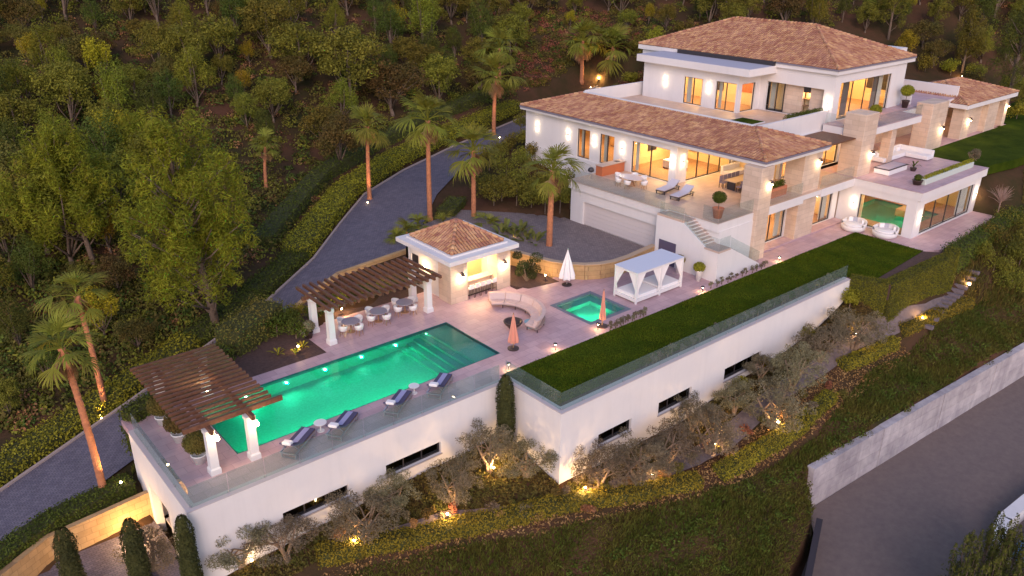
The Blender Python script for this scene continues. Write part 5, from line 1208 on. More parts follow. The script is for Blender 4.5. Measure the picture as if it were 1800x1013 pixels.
def palm(loc, h, lean, label, nf=27, s=1.0, r0=.24, dead=8, tm=None, fs=1):
    t = root('palm_tree', loc, label, 'palm'); top = Vector((loc[0]+lean[0],loc[1]+lean[1],loc[2]+h)); l0 = Vector(loc)
    pts = [l0+(top-l0)*q+Vector((-lean[0]*.25*math.sin(q*math.pi),-lean[1]*.25*math.sin(q*math.pi),0)) for q in np.linspace(0,1,44)]; pts[0] = l0+Vector((0,0,-.4))
    rad = [r0*(1.3 if i < 2 else 1.0-.28*i/43+.07*(i%2)+rng.normal(0,.015)) for i in range(44)]; rad[-1] *= 1.25; rad[-2] *= 1.15
    MB().tube(pts, rad, 12).build('trunk', tm or PBARK, t, True)
    def put(me, nm, el, az, sc):
        o = bpy.data.objects.new(nm, me); COL.objects.link(o); o.parent = t; o.location = top-l0+Vector((0,0,rng.uniform(-.25,.15))); o.rotation_euler = (0,-el,az); o.scale = (sc,)*3
    ga = 2.39996
    for i in range(nf):
        q = i/(nf-1); el = R(86-122*q+rng.normal(0,9)); put(FR[int(rng.integers(4))], 'frond', el, i*ga+rng.normal(0,.22), s*rng.uniform(.72,1.15)*(.85+.3*min(1,q*2.5)))
    for i in range(dead+int(rng.integers(0,6))): put(FD, 'dead_frond', R(rng.uniform(-84,-48)), i*ga*1.3+.4, s*rng.uniform(.8,1.05))
    return t
def palm_px(bx, by, tx, ty, label, s=1.0, r0=.24, z=None, **k):
    """palm whose trunk foot and crown heart are seen at two photo pixels"""
    b = at(bx,by) if z is None else atz(bx,by,z); d = ray(tx,ty); t = ((b[0]-CAM[0])*d[0]+(b[1]-CAM[1])*d[1])/(d[0]**2+d[1]**2)
    # upright distance kept, the sideways rest becomes lean across the view
    p = CAM+t*d; return palm(b, p[2]-b[2], (p[0]-b[0], p[1]-b[1]), label, s=s, r0=r0, **k)
palm_px(650,352,646,222,'slender palm on the uphill edge of the drive', 1.15, .2)
palm_px(756,388,752,212,'tall palm at the near end of the hedge island by the court', 1.35, .22)
palm_px(833,392,832,265,'palm behind the pool house roof', 1.35, .22)
palm_px(868,240,872,135,'tall palm beside the drive at the end of the wing', 1.6, .24)
palm_px(965,446,972,300,'stout palm on the court just behind the curved wall', 1.3, .26)
palm_px(1022,150,1024,72,'pale lit palm on the bank behind the wing', 1.8, .26)
palm_px(1074,138,1078,82,'second lit palm on the bank, closer to the upper canopy', 1.75, .26)
palm_px(878,175,878,85,'far palm on the slope above the drive', 1.5, .22)
palm_px(468,330,466,258,'small palm half hidden behind the biggest pine', .8, .15, dead=3)
palm_px(182,862,108,612,'leaning palm on the dark hedge beside the lower drive', 1.05, .185, z=-2.75, nf=21)
palm_px(187,722,135,520,'leaning palm with hanging dead fronds on the ivy bank', 1.0, .18, dead=10, nf=20)
# young fan palms and broad-leaved plants by the court wall
G4 = 'young fan palms round the court'
for px, py, s in ((715,415,.75),(778,402,.75),(860,405,.8),(700,428,.65),(735,405,.7)):
    b = at(px,py); palm(b, .35, (0,0), 'young fan palm with a short trunk by the court', 16, s, .12, 0); bpy.data.objects[[o.name for o in COL.objects if o.name.startswith('palm_tree')][-1]]['group'] = G4
def broad_plant(loc, h, n, label, group=None, lm=None, name='broad_leaved_plant', wd=.32):
    t = root(name, loc, label, 'plant', group)
    for i in range(n):
        a = i*2.4+rng.normal(0,.2); el = R(rng.uniform(35,80)); L = h*rng.uniform(.8,1.15); mb = MB(); P = []
        for q in range(6):
            s = q/5; x = math.cos(el)*L*s*(1+.3*s); z = math.sin(el)*L*s-.35*L*s*s*s; wq = wd*math.sin(math.pi*min(1,max(0,(s-.3)/.7)))*.5+.015
            P += [(x*math.cos(a)-wq*math.sin(a)*-1, x*math.sin(a)+wq*math.cos(a)*-1, z), (x*math.cos(a)-wq*math.sin(a), x*math.sin(a)+wq*math.cos(a), z)]
        mb.add([(p[0]+loc[0],p[1]+loc[1],p[2]+loc[2]) for p in P], [(2*q,2*q+1,2*q+3,2*q+2) for q in range(5)]); mb.build('leaf', lm or L_BANANA, t, True)
    return t
for px, py in ((905,424),(925,432),(890,412),(940,436),(880,420),(915,415)): broad_plant(at(px,py), 1.9, 11, 'broad-leaved plant lit from below on the court edge above the curved wall', 'broad-leaved plants by the court')
# spiny and flowering plants in the terrace beds
for (x,y) in ((-9.6,7.7),(-10.4,8.3),(-8.9,8.2)): broad_plant(Vector((x,y,-.02)), .7, 9, 'spiky lit plant in the mulch bed behind the pool', 'plants in the mulch bed', L_HEDGE, wd=.1)
for i in range(9):
    x = -7.2+i*1.05; shrub(Vector((x,12.0+rng.uniform(-.6,.6),-.02)), .75, 1.0, L_HEDGED if i%3 else L_HEDGE, 'dense shrub behind the dining tables under the pergola', group='shrubs behind the dining tables', n=800, size=.12)
for (x,y) in ((-8.6,9.6),(-9.4,10.6),(-8.4,11.0)): shrub(Vector((x,y,-.02)), .9, 1.6, L_HEDGED, 'dark shrub at the end of the dining pergola', group='shrubs at the pergola end', n=1000, size=.13)
# clipped cloud tree in the bed by the pool house
ct = root('cloud_tree', (8.6,7.6,.02), 'clipped cloud tree with dark balls of foliage in the bed beside the pool house', 'tree')
for (x,y,z,r_) in ((8.0,7.2,1.5,.42),(8.5,7.9,1.0,.45),(9.3,7.3,1.75,.48),(8.1,8.0,2.0,.38),(9.0,7.0,1.0,.42),(8.6,6.9,.65,.35),(7.9,7.5,.9,.38),(9.3,7.9,1.1,.36),(8.9,7.6,.7,.35)):
    V, F = blob_leaves([(x-8.6,y-7.6,z-.02,r_,r_,r_*.8)], 650, .1, .5, .4, .9); npobj('foliage_ball', V, F, L_CYP, ct); MB().tube([(8.6,7.5,.0),((8.6+x)/2,(7.5+y)/2,z*.5),(x,y,z)], [.07,.05,.03], 6).build('branch', OBARK, ct)
# flower row along the lawn and plants behind the lawn glass
GF = 'grey flowering plants along the lawn edge'
for i in range(26):
    x = 7.4+i*.27 if i < 14 else 17.9+(i-14)*.6; shrub(Vector((x,-1.95+rng.normal(0,.06),.0)), .24, .55, L_OLIVE, 'small grey flowering plant at the edge of lawn and terrace', group=GF, n=170, size=.09, k=4, name='border_plant', cat='plant')
GG = 'grey-green plants behind the lawn railing'
for i in range(34):
    x = 5.5+i*.62; shrub(Vector((x,-6.72+rng.normal(0,.05),.0)), .30, .6+.25*rng.random(), L_OLIVE if i%3 else L_HEDGED, 'grey-green plant growing behind the glass along the lawn', group=GG, n=240, size=.10, k=5, name='border_plant', cat='plant')
# bare shrub by the annex, conifer at the road corner, planters
t = root('bare_shrub', at(1752,382), 'leafless pinkish shrub on a thin stem beside the annex', 'shrub'); l0 = OFF[t.name]; mb = MB()
mb.tube([l0+Vector((0,0,-.3)), l0+Vector((.05,0,1.1))], [.05,.035], 6)
for i in range(70):
    a = rng.uniform(0,6.28); e_ = rng.uniform(.35,1.4); L = rng.uniform(.9,1.7); p = l0+Vector((.05,0,rng.uniform(.8,1.1))); d = Vector((math.cos(a)*math.cos(e_),math.sin(a)*math.cos(e_),math.sin(e_)))
    mb.tube([p, p+d*L*.5+Vector((0,0,.08)), p+d*L], [.018,.012,.005], 4)
mb.build('twigs', mat('pale_twigs', (.34,.22,.18), .9), t)
b = atz(1660,1075,-3); 
t = root('conifer', (9.6,-24.9,-9), 'dark conifer with upright shoots at the corner beside the road', 'tree'); l0 = np.array(OFF[t.name]); pts = []; nrm = []; mb = MB()
for i in range(210):
    x = rng.uniform(-3.4,6.5); y = rng.uniform(-3.0,1.3); h = 4.3+rng.uniform(-.7,.9)-.12*abs(x)+.15*y; n = 110
    bz = h-rng.uniform(1.2,2.0); z = rng.random(n); a = rng.uniform(0,6.28,n); rr = (.32*(1-z)+.05)*rng.uniform(.5,1.1,n); P = np.c_[x+np.cos(a)*rr, y+np.sin(a)*rr, bz+z*(h-bz)]; pts.append(P); q = np.c_[np.cos(a),np.sin(a),.8+0*a]+unit(n)*.5; nrm.append(q/np.linalg.norm(q,axis=1,keepdims=True))
    mb.tube([l0+(x*.3,y*.3,bz*.35), l0+(x,y,bz), l0+(x,y,h-.1)], [.06,.03,.01], 4)
V, F = leaves(np.concatenate(pts), np.concatenate(nrm), .17, .35); npobj('crown', V, F, L_PINED, t); mb.tube([l0+(0,0,-.5), l0+(0,0,2.5)], [.25,.15], 8); mb.build('trunk', BARK, t)

# scrub on the earth bank behind the wing
px = rng.uniform(840,1150,1500); py = rng.uniform(20,175,1500); P = at_many(px,py); x, y = P[:,0], P[:,1]
ok = ~inpoly(x,y,_drive) & (segd(x,y,_drive)[0] > 2.2) & ((y > 31) | (x < 23)) & ~((x < 24) & (y < 30)); x = x[ok]; y = y[ok]
for j, (lm, lb) in enumerate(((L_RUST,'dry reddish scrub on the bank behind the wing'),(L_SHRUB,'brownish scrub on the bank behind the wing'),(L_OAK,'green scrub on the bank behind the wing'))):
    V, F = bush_cloud(x[j:540:3], y[j:540:3], 90, .7, .19); o = npobj('undergrowth', V, F, lm); o['kind'] = 'stuff'; tag(o, lb, 'undergrowth')
# ================================================================ pergolas
def white_column(x, y, h, parent, w_=.4):
    mb = MB(); s = w_/2
    prof = [(s*1.25,0),(s*1.25,.28),(s,.36),(s*.94,h-.3),(s*1.15,h-.2),(s*1.15,h)]
    v = [(x+a*r*1.0, y+b*r*1.0, z) for r,z in prof for a,b in ((-1,-1),(1,-1),(1,1),(-1,1))]; k = len(prof)
    f = [(i*4+j, i*4+(j+1)%4, (i+1)*4+(j+1)%4, (i+1)*4+j) for i in range(k-1) for j in range(4)]+[(3,2,1,0),tuple(range((k-1)*4,k*4))]
    mb.add(v, f); return mb.build('column', WHITE2, parent)
pg = root('slatted_pergola', (-16.8,3,0), 'timber slatted pergola on white columns over the end of the pool', 'pergola')
for x, y in ((-17.88,-.76),(-15.94,-.80),(-17.88,6.2),(-15.5,6.3)): white_column(x, y, 2.42, pg)
for x in (-17.88,-15.92): MB().bar((x,-1.35,2.5),(x,6.75,2.5), .16, .26).build('beam', WOODM, pg)
for i in range(17):
    y = -.32+i*.432; MB().bar((-19.0+rng.normal(0,.02),y,2.73),(-14.55+rng.normal(0,.02),y,2.73), .12, .14).build('slat', WOODM, pg)
MB().bar((-19.0,-.78,2.71),(-14.2,-.78,2.71), .15, .24).build('slat', WOODM, pg)
for x, p in ((-15.70,16),(-17.62,5)):
    l = MB().box(x-.03,x+.03,-1.12,-1.0,2.05,2.12).lathe((x,-1.1,1.86), [(.05,0),(.09,.05),(.09,.16),(.03,.2)], 10).build('lantern', BULB, pg); light('POINT', (x+.1,-1.25,1.95), p, l, WARM, .08)
light('POINT', (-16.6,2.6,2.3), 14, pg, WARM, .1); MB().lathe((-16.6,2.6,2.3), [(.05,0),(.08,.04),(.05,.1)], 8).build('pendant_lamp', BULB, pg)
dp = root('dining_pergola', (-3.5,9,0), 'timber pergola on white columns over the three dining tables', 'pergola')
for x, y in ((-7.2,7.6),(.08,7.7),(-7.25,9.75),(.2,9.75)): white_column(x, y, 2.38, dp)
for y in (7.65,9.75): MB().bar((-7.9,y,2.47),(.75,y,2.47), .16, .24).build('beam', WOODM, dp)
for i in range(17):
    x = -7.55+i*.505; MB().bar((x,6.75+rng.normal(0,.03),2.68),(x,11.2+rng.normal(0,.05),2.68), .14, .19).build('slat', WOODM, dp)

# ================================================================ dining sets on the terrace
CHW = mat('white_resin', (.74,.70,.69), .5)
def bucket_chair(name, label, group):
    t = root(name, (0,0,0), label, 'chair', group)
    mb = MB(); n = 14
    for zi, (z, r) in enumerate(((.44,.22),(.50,.27),(.66,.29),(.80,.30))):
        pass
    V = []; ring = [(.40,.20),(.46,.265),(.62,.285),(.80,.30)]
    for z, r in ring:
        for j in range(n+1):
            a = R(-125)+R(250)*j/n+math.pi; hgt = z if z < .6 else z-.16*abs(j/n-.5)*2*(z-.46)*2.2
            V.append((r*math.cos(a)*1.0, r*math.sin(a), hgt))
    F = [(i*(n+1)+j, i*(n+1)+j+1, (i+1)*(n+1)+j+1, (i+1)*(n+1)+j) for i in range(3) for j in range(n)]
    mb.add(V, F); sh = mb.build('shell', CHW, t, True); sh.modifiers.new('s','SOLIDIFY').thickness = .035
    MB().lathe((0,0,.38), [(.19,0),(.24,.03),(.24,.1),(.2,.12)], 14).build('seat', FABW, t, True)
    for i in range(4): a = math.pi/4+i*math.pi/2; MB().tube([(math.cos(a)*.23,math.sin(a)*.23,0),(math.cos(a)*.15,math.sin(a)*.15,.39)], [.018,.022], 6).build('leg', TEAK, t)
    return t
ch = bucket_chair('dining_chair', 'white tub chair drawn up to a terrace dining table', 'white tub chairs under the dining pergola'); first = [ch]
for k, (tx, ty, lb) in enumerate(((-5.45,8.3,'dining table next to the outer end of the dining pergola'),(-3.3,8.5,'middle one of the three dining tables under the pergola'),(-1.2,8.6,'dining table nearest the pool house under the pergola'))):
    t = root('dining_table', (tx,ty,0), lb, 'table'); MB().lathe((tx,ty,.71), [(.56,0),(.58,.02),(.57,.045)], 24).build('table_top', mat('grey_table_top', (.30,.25,.28), .35), t); MB().tube([(tx,ty,.02),(tx,ty,.71)], .05, 10).build('leg', TEAK, t); MB().lathe((tx,ty,0), [(.27,0),(.26,.025),(.05,.05)], 16).build('foot', TEAK, t)
    for a in (200,285,20,110):
        r_ = .74; o = first.pop() if first else copy_tree(ch); o.location = (tx+r_*math.cos(R(a)), ty+r_*math.sin(R(a)), 0); o.rotation_euler = (0,0,R(a)+math.pi+rng.normal(0,.15))

# ================================================================ loungers by the pool
def lounger(name, label, group, cush, towel=True, frame=None, pillow=True):
    """2 m sun lounger along +X, head at x = 0"""
    t = root(name, (0,0,0), label, 'sun lounger', group); fm = frame or METW
    f = MB()
    for y in (-.33,.33): f.bar((0,y,.28),(2.0,y,.28), .05, .06)
    for x in (.02,1.98): f.bar((x,-.33,.28),(x,.33,.28), .05, .06)
    f.build('frame', fm, t)
    for x in (.08,1.9):
        for y in (-.31,.31): B(x-.025,x+.025,y-.025,y+.025,0,.255).build('leg', fm, t)
        MB().bar((x,-.31,.03),(x,.31,.03), .04, .03).build('foot_bar', fm, t)
    B(.72,1.98,-.32,.32,.31,.33).build('slat_base', TEAK, t)
    V = [(-.02,.74),(.02,.80),(.70,.415),(1.98,.40),(1.98,.34),(.70,.345)]; mb = MB(); k = len(V)
    mb.add([(x,s*.31,z) for s in (-1,1) for x,z in V], [tuple(range(k)), tuple(range(2*k-1,k-1,-1))]+[(i,i+k,(i+1)%k+k,(i+1)%k) for i in range(k)]); mb.build('mattress', cush, t)
    MB().bar((.05,-.28,.70),(.42,-.28,.28), .03, .03).build('back_strut', fm, t); MB().bar((.05,.28,.70),(.42,.28,.28), .03, .03).build('back_strut', fm, t)
    if towel: 
        mb = MB(); T = [(.22,.70),(.70,.437),(1.9,.422)]; mb.add([(x,s*.12,z+.012) for s in (-1,1) for x,z in T], [(0,1,4,3),(1,2,5,4)]); mb.build('towel', FABT, t)
    if pillow: MB().cbox(-.04,.26,-.2,.2,.74,.86,.04).build('pillow', FABW, t)
    return t
lg = lounger('sun_lounger', 'navy sun lounger with rolled-out blue towel and white pillow at the pool edge', 'sun loungers along the glass railing', FABN)
for i, (x, y) in enumerate(((-14.75,-1.95),(-12.3,-1.98),(-8.95,-1.93),(-6.15,-1.83))):
    o = lg if i == 0 else copy_tree(lg); o.location = (x,y,0); o.rotation_euler = (0,0,R(36)); o.scale = (1.1,1.2,1.1)
def side_table(loc, r, h, label, m_=None, group=None, name='side_table', base=True):
    t = root(name, loc, label, 'table', group); x, y, z = loc
    MB().lathe((x,y,z+h-.035), [(r*.96,0),(r,.012),(r,.035)], 20).build('table_top', m_ or CHW, t); MB().tube([(x,y,z+.01),(x,y,z+h-.03)], .035, 8).build('stem', m_ or CHW, t); MB().lathe((x,y,z), [(r*.6,0),(r*.58,.02)], 16).build('foot', m_ or CHW, t); return t
side_table((-12.35,-.72,0), .33, .5, 'round white side table between the two loungers nearest the timber slats', CHW)
side_table((-6.6,-.62,0), .3, .48, 'small round white side table beside the lounger farthest along the pool', CHW)

# ================================================================ terrace lounge
so_ = root('curved_sofa', (4.5,3.4,0), 'large curved blush outdoor sofa on slim legs facing the fire bowl', 'sofa')
cx, cy = 2.75, 3.45; a0, a1 = -76, 66; n = 6
def arc_block(r0, r1, z0, z1, b0, b1, k=6, lean=0):
    mb = MB(); P = [(R(b0+(b1-b0)*i/k)) for i in range(k+1)]
    V = [(cx+(r+(lean if z == z1 else 0))*math.cos(a), cy+(r+(lean if z == z1 else 0))*math.sin(a), z) for a in P for r,z in ((r0,z0),(r1,z0),(r1,z1),(r0,z1))]
    F = [(i*4+j, i*4+(j+1)%4, (i+1)*4+(j+1)%4, (i+1)*4+j) for i in range(k) for j in range(4)]+[(3,2,1,0),tuple(k*4+j for j in range(4))]
    mb.add(V,F); return mb
arc_block(2.05,3.0,.26,.32,a0,a1,20).build('frame', mat('taupe_frame', (.30,.22,.20), .5), so_)
for i in range(n):
    b0 = a0+(a1-a0)*i/n+.5; b1 = a0+(a1-a0)*(i+1)/n-.5
    arc_block(2.05,2.8,.325,.46,b0,b1).build('seat_cushion', FABP, so_); arc_block(2.62,2.86,.465,.86,b0,b1,6,.16).build('back_cushion', FABP, so_)
    for r_ in (2.15,2.92): a = R(b0+2); B(cx+r_*math.cos(a)-.02,cx+r_*math.cos(a)+.02,cy+r_*math.sin(a)-.02,cy+r_*math.sin(a)+.02,0,.26).build('leg', BRONZE, so_)
fb = root('fire_bowl', (2.9,2.25,0), 'round bronze fire bowl in front of the curved sofa', 'fire bowl')
MB().lathe((2.9,2.25,.0), [(.3,0),(.28,.1),(.5,.22),(.62,.4),(.62,.46),(.54,.46),(.46,.32),(.0,.3)], 24).build('bowl', BRONZE, fb, True); MB().lathe((2.9,2.25,.33), [(.45,0),(.4,.05),(.1,.09)], 12).build('lava_stones', mat('lava_rock', (.05,.035,.035), 1, bump=.8, bscale=20), fb)
side_table((3.75,1.55,0), .38, .42, 'round glass-topped side table beside the fire bowl', mat('sea_glass', (.22,.36,.40), .15))
def closed_umbrella(name, loc, h, r, m_, label, base_m=None):
    t = root(name, loc, label, 'umbrella'); x, y, z = loc; mb = MB(); n = 16; prof = [(.02,h),(.07,h*.93),(r*.55,h*.62),(r,h*.24),(r*.92,h*.2)]
    V = [(x+rr*(1+.22*(1 if j%2 else -1)*min(1,(h-zz)/h*2))*math.cos(2*math.pi*j/n), y+rr*(1+.22*(1 if j%2 else -1)*min(1,(h-zz)/h*2))*math.sin(2*math.pi*j/n), z+zz) for rr,zz in prof for j in range(n)]
    mb.add(V, [(i*n+j,(i+1)*n+j,(i+1)*n+(j+1)%n,i*n+(j+1)%n) for i in range(len(prof)-1) for j in range(n)]+[tuple(range(n))]); mb.build('canopy', m_, t)
    MB().tube([(x,y,z),(x,y,z+h+.08)], .03, 8).build('pole', TEAK if base_m is None else METW, t); MB().lathe((x,y,z), [(.36,0),(.36,.06),(.08,.1)], 16).build('base', base_m or BRONZE, t); return t
closed_umbrella('parasol', (1.0,-.05,0), 2.35, .30, CORAL, 'closed coral parasol at the corner of the pool')
closed_umbrella('parasol', (7.45,-1.3,0), 2.55, .2, CORAL, 'closed coral parasol between the hot tub and the lawn')
closed_umbrella('parasol', (10.35,5.1,0), 2.75, .52, FABW, 'closed white parasol standing against the curved ochre wall', DARKM)
# four-poster day bed
db = root('day_bed', (14,.7,0), 'white double day bed with canvas roof and tied curtains', 'day bed')
X0, X1, Y0, Y1, Hh = 11.65, 16.5, -.38, 1.72, 2.28
for x in (X0,(X0+X1)/2,X1-.12):
    for y in (Y0,Y1-.12): B(x,x+.12,y,y+.12,0,Hh).build('post', WHITE2, db)
mb = MB().box(X0+.121,X1-.121,Y0+.002,Y0+.08,Hh-.14,Hh-.002).box(X0+.121,X1-.121,Y1-.08,Y1-.002,Hh-.14,Hh-.002); mb.build('top_rail', WHITE2, db)
mb = MB().box(X0+.002,X0+.08,Y0+.122,Y1-.122,Hh-.14,Hh-.002).box(X1-.08,X1-.002,Y0+.122,Y1-.122,Hh-.14,Hh-.002); mb.build('top_rail', WHITE2, db)
for a, b in ((X0-.03,(X0+X1)/2+.05),((X0+X1)/2+.055,X1+.03)): B(a,b,Y0-.03,Y1+.03,Hh,Hh+.035).build('canvas_roof', mat('pale_canvas', (.60,.62,.70), .8), db)
B(X0+.01,X1-.01,Y0+.01,Y1-.01,.12,.34).build('platform', WHITE2, db)
for a, b in ((X0+.14,(X0+X1)/2-.03),((X0+X1)/2+.15,X1-.14)): MB().cbox(a,b,Y0+.1,Y1-.1,.341,.55,.05).build('mattress', FABW, db)
def drape(x, y, dx, dy):
    n = 10; V = []; 
    for z, s in ((Hh-.15,1.0),(1.6,.62),(1.0,.22),(.85,.18),(.4,.3)):
        for j in range(n+1): q = j/n; V.append((x+dx*s*.8*q+.03*math.sin(j*2.2)*abs(dy), y+dy*s*.8*q+.03*math.sin(j*2.2)*abs(dx), z))
    mb = MB(); mb.add(V, [(i*(n+1)+j, i*(n+1)+j+1, (i+1)*(n+1)+j+1, (i+1)*(n+1)+j) for i in range(4) for j in range(n)]); mb.build('curtain', FABW, db, True)
xm = (X0+X1)/2
for x, y, dx, dy in ((X0+.06,Y0+.05,0,1),(X0+.06,Y1-.05,0,-1),(X0+.1,Y0+.04,1,0),(xm,Y0+.04,-1,0),(xm+.1,Y0+.04,1,0),(X1-.1,Y0+.04,-1,0),(X1-.06,Y0+.05,0,1),(X1-.06,Y1-.05,0,-1),(X0+.1,Y1-.05,1,0),(xm,Y1-.05,-1,0)): drape(x,y,dx,dy)
# topiary balls in tall pots
def topiary(loc, label, ph_=.85, r=.42, pm=None, lm=None, name='potted_topiary', stem=0.0, pr=.26):
    t = root(name, loc, label, 'potted plant'); x, y, z = loc
    MB().lathe(loc, [(pr*.7,0),(pr,.04*0+ph_*.9),(pr*1.08,ph_*.92),(pr*1.08,ph_),(pr*.9,ph_),(pr*.85,ph_*.9)], 18).build('pot', pm or WHITE2, t, True)
    if stem: MB().tube([(x,y,z+ph_*.8),(x+.03,y,z+ph_+stem+r*.3)], [.035,.025], 6).build('stem', BARK, t)
    c = (0,0,ph_+stem+r*.55); V, F = blob_leaves([(*c,r,r,r*.85)], int(2400*r*r/.17), .09, .55, .4, .85); npobj('foliage', V, F, lm or L_HEDGE, t); MB().lathe((x,y,z+c[2]-r*.7), [(.05,0),(r*.75,r*.35),(r*.8,r*.7),(r*.5,r*1.2),(.05,r*1.4)], 12).build('shade_core', CORE, t)  # dark filler under the leaves, coloured as the shade within the ball
    return t
topiary((18.35,-.4,0), 'clipped ball in a tall pale pot beside the stair base'); topiary((18.4,1.5,0), 'clipped ball in a tall pot half hidden behind the day bed')
for i, (x, y, lb) in enumerate(((-18.1,.5,'white bowl pot with dark shrub nearest the glass under the slatted pergola'),(-18.2,2.9,'middle white bowl pot with dark shrub under the slatted pergola'),(-18.3,5.0,'rear white bowl pot with dark shrub under the slatted pergola'))):
    topiary((x,y,0), lb, .5, .62, WHITE2, L_SHRUB, 'potted_shrub', .3, .36)
topiary((-7.9,9.2,0), 'dark potted shrub with pale leaves at the column of the dining pergola', .4, .4, BRONZE, L_OLIVE, 'potted_shrub', .2, .24)
# bar stools
def stool():
    t = root('bar_stool', (0,0,0), 'white bar stool at the counter of the pool house', 'stool', 'bar stools at the pool house')
    MB().cbox(-.2,.2,-.2,.2,.68,.76,.03).build('seat', CHW, t); B(-.2,.2,-.21,-.17,.72,1.02).build('backrest', CHW, t)
    for a in (-1,1):
        for b in (-1,1): MB().tube([(a*.2,b*.2,0),(a*.16,b*.16,.69)], .018, 6).build('leg', BRONZE, t)
    MB().bar((-.18,-.18,.28),(.18,-.18,.28), .025, .025).build('foot_rail', BRONZE, t); return t
s0 = stool()
for i in range(5):
    o = s0 if i == 0 else copy_tree(s0); o.location = (3.62+i*.5,7.72,0); o.rotation_euler = (0,0,rng.normal(0,.08))

# ================================================================ furniture of the villa terraces
t = root('terrace_table', (22.4,10.3,zT), 'pale oval dining table with chairs round it on the main terrace', 'table')
MB().lathe((22.4,10.3,zT+.70), [(.98,0),(1.0,.02),(1.0,.05)], 28, .75, 1.15).build('table_top', mat('pale_table_top', (.66,.60,.62), .3), t); MB().lathe((22.4,10.3,zT), [(.4,0),(.32,.06),(.2,.4),(.3,.70)], 14).build('pedestal', TEAK, t)
wc = bucket_chair('terrace_chair', 'light woven chair round the oval table on the main terrace', 'chairs round the oval terrace table')
for i, a in enumerate((20,90,160,200,270,340)):
    o = wc if i == 0 else copy_tree(wc); o.location = (22.4+1.05*math.cos(R(a)), 10.3+1.45*math.sin(R(a)), zT); o.rotation_euler = (0,0,R(a)+math.pi)
l2 = lounger('chaise_lounge', 'pale grey padded chaise on the main terrace', 'chaises on the main terrace', mat('pale_grey_cushion', (.52,.50,.58), .9), False, DARKM, False)
for i, (x, y) in enumerate(((24.6,7.4),(24.2,5.6))):
    o = l2 if i == 0 else copy_tree(l2); o.location = (x,y,zT); o.rotation_euler = (0,0,R(188)); o.scale = (1.15,1.25,1)
topiary((21.15,.5,zT), 'citrus tree in a big terracotta pot at the corner of the main terrace', .75, .5, TERRA, L_HEDGED, 'potted_tree', .55, .42)
t = root('barbecue_counter', (24,14.2,zT), 'rust-fronted barbecue counter with pale worktop on the main terrace', 'counter'); B(22.5,25.3,13.75,14.5,zT,zT+.86).build('front', RUST, t); B(22.4,25.4,13.65,14.55,zT+.861,zT+.92).build('worktop', TREAD, t); B(24.5,24.9,13.9,14.3,zT+.921,zT+.95).build('hob', DARKM, t); B(25.41,25.46,13.9,14.4,zT,zT+.86).build('end_panel', RUST, t)
t = root('grill', (21.4,14.0,zT), 'small dark kettle grill next to the barbecue counter', 'grill'); MB().lathe((21.4,14.0,zT+.5), [(.05,0),(.26,.12),(.28,.24),(.2,.4),(.05,.46)], 14).build('kettle', DARKM, t)
for a in range(3): MB().tube([(21.4+.2*math.cos(a*2.1),14.0+.2*math.sin(a*2.1),zT),(21.4+.1*math.cos(a*2.1),14.0+.1*math.sin(a*2.1),zT+.55)], .015, 5).build('leg', METW, t)
t = root('porch_dining_table', (28.9,4.2,zT), 'long pale dining table in the covered porch', 'table'); B(27.6,30.4,3.7,4.8,zT+.72,zT+.78).build('table_top', mat('pale_oak', (.60,.45,.30), .4), t)
for x in (27.8,30.1): B(x,x+.1,3.9,4.6,zT,zT+.72).build('leg', DARKM, t)
def simple_chair(name, label, group, m_):
    t = root(name, (0,0,0), label, 'chair', group); MB().cbox(-.23,.23,-.23,.23,.42,.5,.02).build('seat', m_, t); MB().cbox(-.23,-.17,-.23,.23,.5,.98,.02).build('backrest', m_, t)
    for a in (-1,1):
        for b in (-1,1): B(a*.19-.02,a*.19+.02,b*.19-.02,b*.19+.02,0,.42).build('leg', DARKM, t)
    return t
pc = simple_chair('porch_chair', 'grey upholstered chair at the porch dining table', 'chairs at the porch dining table', mat('slate_fabric', (.24,.20,.26), .9))
k = 0
for i in range(5):
    for s in (-1,1):
        o = pc if k == 0 else copy_tree(pc); k += 1; o.location = (27.85+i*.55, 4.25+s*.85, zT); o.rotation_euler = (0,0,R(90) if s < 0 else R(-90))
t = root('porch_planter', (28.5,.9,zT), 'long terracotta planter with green plants between the stone columns', 'planter'); MB().cbox(27.0,30.4,.7,1.3,zT,zT+.75,.03).build('box', TERRA, t); V, F = blob_leaves([(x_-28.5,.1,.95,.3,.25,.3) for x_ in np.arange(27.3,30.3,.45)], 1500, .13, .5); npobj('plants', V, F, L_HEDGED, t)
t = root('porch_sofa', (32,6.6,zT), 'pale sofa against the glass of the covered porch', 'sofa'); MB().cbox(30.8,33.2,6.4,7.3,zT+.1,zT+.45,.05).build('seat', FABW, t); MB().cbox(30.8,33.2,7.3,7.6,zT+.1,zT+.85,.05).build('backrest', FABW, t)
